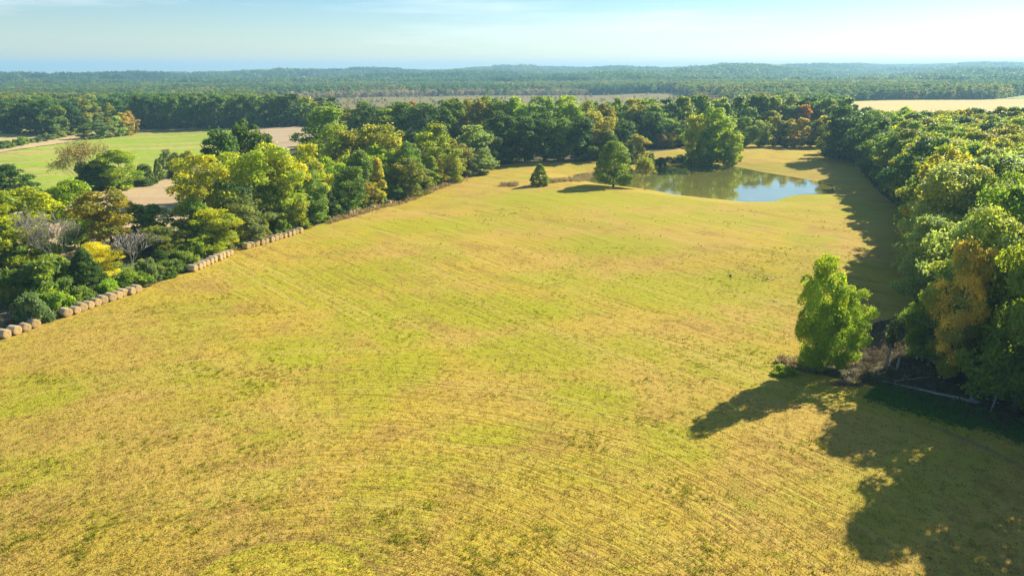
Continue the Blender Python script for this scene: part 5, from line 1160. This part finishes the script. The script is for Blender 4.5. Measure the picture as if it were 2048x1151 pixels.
# the woods from the fields' far edges to about two kilometres, tree by tree
x, y = jitter_grid(-1900, 1900, 400, 2300, 10.5)
keep = (np.abs(x) < y * .80 + 30) & (np.hypot(x, y) < 2250)
keep &= ~((y < 1000) & (rng.random(x.shape) < .0))
x, y = x[keep], y[keep]
keep = ~in_any(x, y, OPEN, 5)
for f_ in (1.015, 1.03, 1.05, 1.07, 1.1, 1.13): keep &= ~in_any(x * f_, y * f_, list(CLEAR), 0)
EDGE_FAR = [(-420, 476), (-370, 487), (-330, 500), (-280, 540), (-230, 548), (-160, 545), (-100, 548), (-40, 470), (40, 415), (90, 420), (150, 440), (190, 440), (230, 420)]
ex = np.array([e[0] for e in EDGE_FAR]); ey = np.array([e[1] for e in EDGE_FAR])
keep &= y > np.interp(x, ex, ey) + np.where(x > 230, (x - 230) * -.1, 0)
# right of the wood: leave the deep wood its own trees, keep the golden field's near side open to view
keep &= ~((x > .47 * y) & (y < 1075))
x, y = x[keep], y[keep]
keep = clear_of_trees(x, y, 7.0); x, y = x[keep], y[keep]
n = len(x)
near_marsh = poly_sd(x, y, MARSH)
Hs = rng.uniform(15, 23, n) * np.where((x > 150) & (y > 640) & (y < 1120), .85, 1)
swamp = (near_marsh < 260) & (y > 1230) & (x < 170) & (rng.random(n) < np.clip(1.3 - near_marsh / 160, 0, .9))
tt = tints(x, y, 90.0); Hs[swamp] *= .62
tt[swamp] = np.array([.30, .27, .20]) * rng.uniform(.8, 1.15, (swamp.sum(), 1))
brush = (near_marsh < 40) & (y < 1230); Hs[brush] *= .55; tt[brush] = np.array([.20, .17, .06]) * rng.uniform(.7, 1.1, (brush.sum(), 1))
Ws = rng.uniform(10.5, 16, n) * np.where(swamp, .75, 1)
scatter("woods", np.column_stack([x, y, height(x, y) - .3]), rng.uniform(0, 6.28, n), np.column_stack([Ws / 13, Ws / 13, Hs / 20]), rng.integers(0, 7, n), C_FAR, tt, rng.uniform(0, .4, n),
        "green mixed woods stretching across the valley beyond the fields", "woods")
N_WOODS = n
# the hills further out
pts = []
r = 2150.0
while r < 10500:
    s = 46 * (r / 2150) ** .45
    az = np.radians(np.arange(-41, 41, math.degrees(s / r)) ) 
    az = az + rng.uniform(-.4, .4, len(az)) * s / r; rr = r + rng.uniform(-.4, .4, len(az)) * s
    pts.append(np.column_stack([rr * np.sin(az), rr * np.cos(az), np.full(len(az), s / 46)])); r += s
P = np.concatenate(pts); x, y = P[:, 0], P[:, 1]
R_ = np.interp(np.degrees(np.arctan2(x, y)), HILL_AZ, HILL_R)
keep = (np.hypot(x, y) < R_ * 1.12)
for f_ in (1, 1.02, 1.045, 1.07, 1.1): keep &= ~in_any(x * f_, y * f_, list(CLEAR), 34 if f_ == 1 else 5)
P = P[keep]; x, y = x[keep], y[keep]; n = len(x)
tt = tints(x, y, 420.0); tt[tt[:, 0] > tt[:, 1]] = PAL[3]; tt = tt * np.array([.52, .66, .9])  # leaf tint darkened and blued, painting in the shade between far crowns
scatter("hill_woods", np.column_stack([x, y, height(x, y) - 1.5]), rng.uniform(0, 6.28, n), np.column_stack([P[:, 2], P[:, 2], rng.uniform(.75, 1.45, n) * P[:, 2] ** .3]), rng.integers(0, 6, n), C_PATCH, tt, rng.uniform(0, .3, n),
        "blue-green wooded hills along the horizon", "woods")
# scrub on the marsh
x, y = jitter_grid(-420, 330, 520, 1560, 8.5); keep = (poly_sd(x, y, MARSH) < -4) & (rng.random(len(x)) < .04 + .22 * (np.sin(x / 60 + y / 130) * np.sin(y / 75 - x / 200) > .35)); x, y = x[keep], y[keep]; n = len(x)
tt = np.array([(.30, .25, .10), (.26, .26, .09), (.33, .28, .13), (.22, .24, .08)])[rng.integers(0, 4, n)] * rng.uniform(.8, 1.2, (n, 1)); q = rng.uniform(.12, .32, n)
scatter("marsh_scrub", np.column_stack([x, y, height(x, y) + .4]), rng.uniform(0, 6.28, n), np.column_stack([q * 1.3, q * 1.3, q]), rng.integers(0, 7, n), C_FAR, tt, rng.uniform(0, .3, n), "tawny scrub scattered over the marsh beyond the pond wood", "scrub")
# inside of the right-hand wood
D = np.array([(d[0], d[1], d[2], d[3]) for d in DEEP]); n = len(D)
tt = np.array([COL[d[4]][0] for d in DEEP]) * rng.uniform(.85, 1.15, (n, 1))
scatter("inner_wood", np.column_stack([D[:, 0], D[:, 1], height(D[:, 0], D[:, 1])]), rng.uniform(0, 6.28, n), np.column_stack([D[:, 3] / 13, D[:, 3] / 13, D[:, 2] / 20]), rng.integers(0, 4, n), C_MID, tt, rng.uniform(.1, .4, n),
        "deep interior of the wood right of the hayfield", "woods")
print("woods", N_WOODS, "patches", len(x))
# ================================================================ hay bales
def bale_meshes():
    D, L = 1.5, 1.65; R = D / 2
    prof = [(-L / 2, R * .965), (-L / 2 + .04, R * .995), (-L * .25, R), (0, R * 1.01), (L * .25, R), (L / 2 - .04, R * .995), (L / 2, R * .965)]
    N = 28; v = []; f = []
    rg = random.Random(3)
    for x, r in prof:
        for k in range(N):
            a = 2 * math.pi * k / N; y, z = math.cos(a) * r, math.sin(a) * r
            z = max(z, -R * .94); q = 1 + rg.uniform(-.012, .012)
            v.append((x, y * q * 1.015, z * q + R * .94))
    for i in range(len(prof) - 1):
        for k in range(N): f.append((i * N + k, i * N + (k + 1) % N, (i + 1) * N + (k + 1) % N, (i + 1) * N + k))
    body = bpy.data.meshes.new("bale_body"); body.from_pydata(v, [], f); body.materials.append(M_WRAP)
    for p in body.polygons: p.use_smooth = True
    bm = bmesh.new(); bm.from_mesh(body); bmesh.ops.recalc_face_normals(bm, faces=bm.faces); bm.to_mesh(body); bm.free()
    ends = []
    for s in (1, -1):
        v = []; f = []; rings = [(.965, 0), (.85, .025), (.55, .055), (.3, .05), (.12, .025)]
        for rf, out in rings:
            for k in range(N):
                a = 2 * math.pi * k / N; z = max(math.sin(a) * R * rf, -R * .94)
                v.append((s * (L / 2 + out - .002), math.cos(a) * R * rf * 1.015, z + R * .94))
        for i in range(len(rings) - 1):
            for k in range(N): f.append((i * N + k, i * N + (k + 1) % N, (i + 1) * N + (k + 1) % N, (i + 1) * N + k))
        f.append([(len(rings) - 1) * N + k for k in range(N)])
        m = bpy.data.meshes.new("bale_end_face"); m.from_pydata(v, [], f); m.materials.append(M_END)
        bm = bmesh.new(); bm.from_mesh(m); bmesh.ops.recalc_face_normals(bm, faces=bm.faces)
        if (sum((fc.normal.x for fc in bm.faces)) * s) < 0: bmesh.ops.reverse_faces(bm, faces=bm.faces)
        bm.to_mesh(m); bm.free()
        for p in m.polygons: p.use_smooth = True
        ends.append(m)
    return body, ends
b_body, b_ends = bale_meshes()
rb = random.Random(21)
for i, (x, y, lab, grp) in enumerate(BALES):
    t = link("hay_bale", None); t.empty_display_size = .4
    nx = [b for b in BALES if b[3] == grp and grp]
    if len(nx) > 1: dx, dy = nx[-1][0] - nx[0][0], nx[-1][1] - nx[0][1]
    else: dx, dy = .35, .93
    a = math.atan2(-dx, dy)
    sh_ = rb.uniform(-.22, .22); x, y = x + sh_ * math.cos(a), y + sh_ * math.sin(a)
    t.location = (x, y, H1(x, y) + .12); t.rotation_euler = (0, 0, a + rb.uniform(-.14, .14))
    s = rb.uniform(.90, 1.03); t.scale = (s * rb.uniform(.95, 1.06), s, s)
    tag(t, lab, "hay bale", grp)
    link("wrap", b_body, t)
    for e in b_ends: link("end_face", e, t)

# ================================================================ dead wood at the ditch
def gp(x, y, dz=0): return np.array([x, y, H1(x, y) + dz])
def log(name, a, b, r0, r1, label, seed, lift=(0, 0), stubs=3, mat=None, sag=.1):
    rg = random.Random(seed); T = Tubes()
    root = link(name, None); A = gp(*a, r0 * .8 + lift[0]); B = gp(*b, r1 * .8 + lift[1]); root.location = gp(*a); o = np.array(root.location)
    pts = []; rad = []
    for i in range(9):
        f = i / 8; p = A * (1 - f) + B * f + np.array([rg.gauss(0, .06), rg.gauss(0, .06), rg.gauss(0, .02) - sag * math.sin(math.pi * f) * 0]); pts.append(p - o); rad.append(r0 * (1 - f) + r1 * f)
    T.add(pts, rad, 8); link("log_trunk", T.mesh("log_trunk", mat or M_DEADWOOD), root)
    for s in range(stubs):
        S = Tubes(); i = rg.randrange(1, 8); d = np.array([rg.uniform(-1, 1), rg.uniform(-1, 1), rg.uniform(.1, .9)]); L = rg.uniform(.4, 1.1)
        S.add([pts[i], pts[i] + d * L * .5, pts[i] + d * L + np.array([0, 0, .1])], [rad[i] * .5, rad[i] * .35, .02], 5); link("branch_stub", S.mesh("branch_stub", mat or M_DEADWOOD), root)
    tag(root, label, "log"); return root, pts, rad
lg, pts, rad = log("fallen_log", SPOT['log_b'], SPOT['log_a'], .24, .09, "long pale fallen log with a forked root end on the dark green weeds", 4, (.35, .25))
S = Tubes()
for d in [(.9, .5, .25), (1.1, -.35, .1), (.5, .8, .6), (.7, -.6, -.05)]: S.add([pts[0], pts[0] + np.array(d) * .6, pts[0] + np.array(d) * 1.05], [.2, .13, .04], 6)
link("root_end", S.mesh("root_end", M_DEADWOOD), lg)
log("fallen_log", SPOT['log2a'], SPOT['log2b'], .13, .06, "shorter pale log lying behind the long fallen log", 5, (.2, .3), 2)
log("fallen_log", SPOT['log3a'], SPOT['log3b'], .09, .05, "thin grey branch crossing behind the shorter pale log", 6, (.2, .3), 1)
# dead snag with a few leaves at the top and one snapped limb
root = link("dead_snag", None); root.location = gp(*SPOT['snag']); T = Tubes()
T.add([(0, 0, -.4), (.05, 0, 2), (.12, .05, 4), (.10, .1, 6), (.18, .12, 7.6)], [.30, .24, .2, .16, .09], 8)
link("trunk", T.mesh("snag_trunk", M_DEADWOOD), root)
T = Tubes(); T.add([(.1, .05, 6.6), (-.9, -.2, 6.35), (-2.3, -.5, 5.9)], [.09, .07, .03], 6); link("snapped_limb", T.mesh("snapped_limb", M_DEADWOOD), root)
c = link("vine_leaves", sparse_leaves("vine_leaves", np.array([(0.1, 0, z) for z in np.linspace(3.6, 7.8, 30)]), 3, 420, .32, .33), root); c.color = (.05, .085, .02, .1)
tag(root, "dead standing trunk with a snapped pale limb beside the lone tree by the ditch", "dead tree")
root = link("broken_stump", None); root.location = gp(SPOT['stump'][0] + .9, SPOT['stump'][1] - .3); T = Tubes()
T.add([(0, 0, -.3), (.03, 0, 1), (.1, .05, 2.0)], [.24, .19, .15], 8); T.add([(.1, .05, 1.8), (.16, .05, 2.5)], [.08, .02], 5)
link("stump_wood", T.mesh("stump_wood", M_DEADWOOD), root); tag(root, "short jagged stump right beside the dead standing trunk", "stump")
root = link("leaning_pole_tree", None); root.location = gp(*SPOT['lean']); T = Tubes()
T.add([(0, 0, -.3), (.35, .1, 1.6), (.75, .3, 3.4), (1.2, .5, 5.2)], [.12, .10, .08, .03], 6); T.add([(.75, .3, 3.4), (1.4, .2, 4.6)], [.05, .015], 5); T.add([(.5, .2, 2.4), (-.1, .4, 3.8)], [.04, .012], 5)
link("trunk", T.mesh("lean_trunk", M_DEADWOOD), root); tag(root, "thin bare leaning sapling in the shade below the near edge of the right-hand wood", "dead tree")
# brush heap
rg = random.Random(9); T = Tubes(); o = gp(*SPOT['brush'])
for i in range(330):
    a = rg.uniform(0, 6.28); q = abs(rg.gauss(0, .5)); x, y = q * math.cos(a) * 3.0, q * math.sin(a) * 1.3
    z = max(.05, .75 * (1 - q) * rg.random()); d = np.array([rg.gauss(0, 1), rg.gauss(0, .5), rg.gauss(0, .3)]); d /= np.linalg.norm(d); L = rg.uniform(.5, 1.7)
    p = np.array([x, y, z]); r = rg.uniform(.012, .045)
    T.add([p - d * L / 2, p + np.array([0, 0, .08]), p + d * L / 2], [r, r * .8, r * .3], 4, cap=False)
hp = link("brush_pile", T.mesh("brush_pile", M_TWIG)); hp.location = o; tag(hp, "low heap of dark cut branches at the foot of the lone tree by the ditch", "brush pile")
# stones
def stone(pt, s, label, seed):
    bm = bmesh.new(); bmesh.ops.create_icosphere(bm, subdivisions=2, radius=1); rg = random.Random(seed)
    for v in bm.verts: v.co *= rg.uniform(.8, 1.12)
    for v in bm.verts: v.co.x *= s; v.co.y *= s * .75; v.co.z *= s * .55
    m = bpy.data.meshes.new("stone"); bm.to_mesh(m); bm.free(); m.materials.append(M_ROCK)
    o = link("stone", m); o.location = gp(*pt, s * .2); tag(o, label, "stone")
stone(SPOT['rock1'], .32, "small pale stone in the ditch below the dead standing trunk", 1)
stone(SPOT['rock2'], .42, "tan stone lying against the root end of the long fallen log", 2)
stone(SPOT['rock3'], .30, "small pale stone beside the heap of dark cut branches", 3)
stone(SPOT['rock4'], .30, "pale flat stone on the brown leaf litter above the long fallen log", 4)
# small shrub by the lone tree's shadow
place_tree(SPOT['shrub1'][0], SPOT['shrub1'][1], 1.3, 3.0, 'bush', 'bg', "tiny bright green shrub at the top of the lone ditch tree's shadow", None)

# ================================================================ birds over the field
def bird(loc, heading, flap, label):
    """one continuous body: lofted body with wings and tail drawn out of it"""
    bm = bmesh.new()
    def ring(x, w, h, z=0): return [bm.verts.new((x, math.cos(a) * w, z + math.sin(a) * h)) for a in [i * math.pi / 4 for i in range(8)]]
    secs = [ring(.24, .012, .012), ring(.20, .035, .035, .005), ring(.14, .04, .042), ring(.06, .06, .06), ring(-.04, .062, .058), ring(-.13, .04, .036), ring(-.18, .05, .014), ring(-.30, .075, .006)]
    for A, B in zip(secs, secs[1:]):
        for i in range(8): bm.faces.new((A[i], A[(i + 1) % 8], B[(i + 1) % 8], B[i]))
    bm.faces.new(secs[0][::-1]); bm.faces.new(secs[-1])
    bm.faces.ensure_lookup_table()
    for side in (0, 4):
        s = 1 if side == 0 else -1
        # wings: extrude the flank faces outwards in three steps
        fl = [f for f in bm.faces if len(f.verts) == 4 and s * f.calc_center_median().y > .035 and -.09 < f.calc_center_median().x < .1]
        for step, (dy, dx, dz, sc) in enumerate([(.16, .03, flap * .16, .9), (.18, -.01, flap * .12, .85), (.20, -.09, flap * .03, .5)]):
            r = bmesh.ops.extrude_face_region(bm, geom=fl)
            vs = [g for g in r['geom'] if isinstance(g, bmesh.types.BMVert)]; nf = [g for g in r['geom'] if isinstance(g, bmesh.types.BMFace)]
            bmesh.ops.delete(bm, geom=fl, context='FACES_KEEP_BOUNDARY') if False else None
            cx = sum(v.co.x for v in vs) / len(vs); cz = sum(v.co.z for v in vs) / len(vs)
            for v in vs:
                v.co.y += s * dy; v.co.x = cx + (v.co.x - cx) * sc * (1.25 if step == 0 else 1) + dx; v.co.z = cz + (v.co.z - cz) * (.22 if step == 0 else .6) + dz
            fl = nf
    bmesh.ops.recalc_face_normals(bm, faces=bm.faces)
    m = bpy.data.meshes.new("bird_body"); bm.to_mesh(m); bm.free(); m.materials.append(M_BIRD)
    for p in m.polygons: p.use_smooth = True
    root = link("bird", None); root.location = loc; root.rotation_euler = (.25 * flap, 0, heading); root.scale = (1.15,) * 3
    link("body", m, root)
    T = Tubes(); T.add([(.225, 0, 0), (.27, 0, -.002), (.30, 0, -.01)], [.016, .010, .002], 6); link("beak", T.mesh("beak", M_BEAK), root)
    tag(root, label, "bird", "birds over the hayfield")
bird(BIRDS[0], 2.6, .9, "black bird with raised wings, leftmost over the hayfield")
bird(BIRDS[1], 1.3, -.5, "compact black bird with wings down, nearest the lone ditch tree's top")
bird(BIRDS[2], .8, .25, "black bird gliding lowest over the hayfield, wings stretched")

# ================================================================ grass
def tuft(name, seed, n, h, w, spread, mat):
    rg = np.random.default_rng(seed); v = []; f = []; lv = []
    for i in range(n):
        a, q = rg.uniform(0, 6.28), spread * math.sqrt(rg.random()); bx, by = q * math.cos(a), q * math.sin(a)
        th = rg.uniform(0, 6.28); ux, uy = math.cos(th) * w, math.sin(th) * w; l = h * rg.uniform(.5, 1.2); lx, ly = rg.normal(0, .4 * h), rg.normal(0, .4 * h)
        b = len(v); v += [(bx - ux, by - uy, -.02), (bx + ux, by + uy, -.02), (bx + lx * .4 + ux * .7, by + ly * .4 + uy * .7, l * .65), (bx + lx, by + ly, l)]
        f.append((b, b + 1, b + 2, b + 3)); lv += [rg.random()] * 4
    return np_mesh(name, v, f, mat, False, {'lv': lv})
C_TG = hidden_collection("green_tufts", [tuft("green_tuft", 10 + i, 9, .22, .035, .22, M_TUFT_G) for i in range(4)])
C_TS = hidden_collection("straw_tufts", [tuft("straw_tuft", 20 + i, 8, .13, .03, .28, M_TUFT_S) for i in range(4)])
C_WD = hidden_collection("weed_tufts", [tuft("weed_tuft", 30 + i, 14, .5, .06, .4, M_WEED) for i in range(4)])
C_DR = hidden_collection("dry_tufts", [tuft("dry_tuft", 40 + i, 16, .9, .035, .4, M_DRY) for i in range(4)])
rng = np.random.default_rng(5)
def field_points(n, ymax, power):
    y = 46 + (ymax - 46) * rng.random(n) ** power; x = (rng.random(n) * 2 - 1) * (y * .8 + 6)
    k_ = poly_sd(x, y, FIELD) < -.6; return x[k_], y[k_]
def put(name, x, y, coll, s0, s1, off, label, cat):
    n = len(x); s = rng.uniform(s0, s1, n)
    return scatter(name, np.column_stack([x, y, height(x, y) + off]), rng.uniform(0, 6.28, n), np.column_stack([s, s, s * rng.uniform(.7, 1.3, n)]), rng.integers(0, 4, n), coll, label=label, cat=cat)
x, y = field_points(110000, 215, 1.5)
g = vnoise(x, y, 9, 1) * .6 + vnoise(x, y, 3, 2) * .4
k_ = rng.random(len(x)) < np.clip((g - .62) * 2.4, .015, .6); put("grass", x[k_], y[k_], C_TG, .6, 1.5, .12, "short green grass tufts in the mown hayfield", "grass")
x, y = field_points(60000, 170, 1.4)
put("stubble", x, y, C_TS, .6, 1.4, .12, "pale straw stubble left on the mown hayfield", "stubble")
# weeds on the wet strip, dry grass at the pond inlet and the ditch
def strip_points(a, b, w, n):
    a, b = np.array(a), np.array(b); t = rng.random(n); d = (b - a) / np.linalg.norm(b - a); nv = np.array([-d[1], d[0]]); q = a + (b - a) * t[:, None] + nv * rng.normal(0, w, (n, 1)); return q[:, 0], q[:, 1]
X = []; Y = []
for a, b, w, n in [((50, 87.5), (59, 78.5), 1.6, 4600), ((53, 89), (60, 82), 1.0, 1500), ((58, 82), (66, 70), 1.6, 3000), (SPOT['ditch_a'], SPOT['ditch_b'], .35, 420)]:
    x, y = strip_points(a, b, w, n); X.append(x); Y.append(y)
put("weeds", np.concatenate(X), np.concatenate(Y), C_WD, .3, .8, .05, "lush dark green weeds in the shaded strip by the fallen log", "weeds")
X = []; Y = []
inl = [(-4, 264), (2, 263)], [(13, 268), (22, 276), (26, 284), (29, 294), (33, 303), (38, 310), (46, 312)]
for run in inl:
    for a, b in zip(run, run[1:]):
        x, y = strip_points(a, b, 1.4, 150); X.append(x); Y.append(y)
for a, b, w, n in [((64, 330), (72, 345), 1.2, 300), ((72, 345), (95, 352), 1.5, 500), ((41, 97), (46, 96), .9, 260), ((49, 101), (53, 99), 1.0, 140), ((-53, 195), (-41, 226), .7, 150), ((-40, 225), (-18, 290), 1.0, 300), ((-89, 98), (-65, 172), .6, 300)]:
    x, y = strip_points(a, b, w, n); X.append(x); Y.append(y)
put("dry_grass", np.concatenate(X), np.concatenate(Y), C_DR, .6, 1.5, .0, "tall dry grass along the pond inlet, ditch and field edge", "grass")

C_BR = hidden_collection("brush_tufts", [tuft("brush_tuft", 50 + i, 12, .8, .03, .5, M_BRUSH) for i in range(4)])
x = rng.uniform(50, 82, 3600); y = rng.uniform(76, 124, 3600); k_ = (poly_sd(x, y, FIELD) > .3) & (x < 50 + (y - 60) * .8 + 14)
put("undergrowth", x[k_], y[k_], C_BR, .3, 1.0, 0, "brown undergrowth and leaf litter under the near edge of the right-hand wood", "undergrowth")

# the air box reaches round everything built above
hz.scale = (26000, 26000, 265); hz.location = (0, 0, 132.5 - 105)
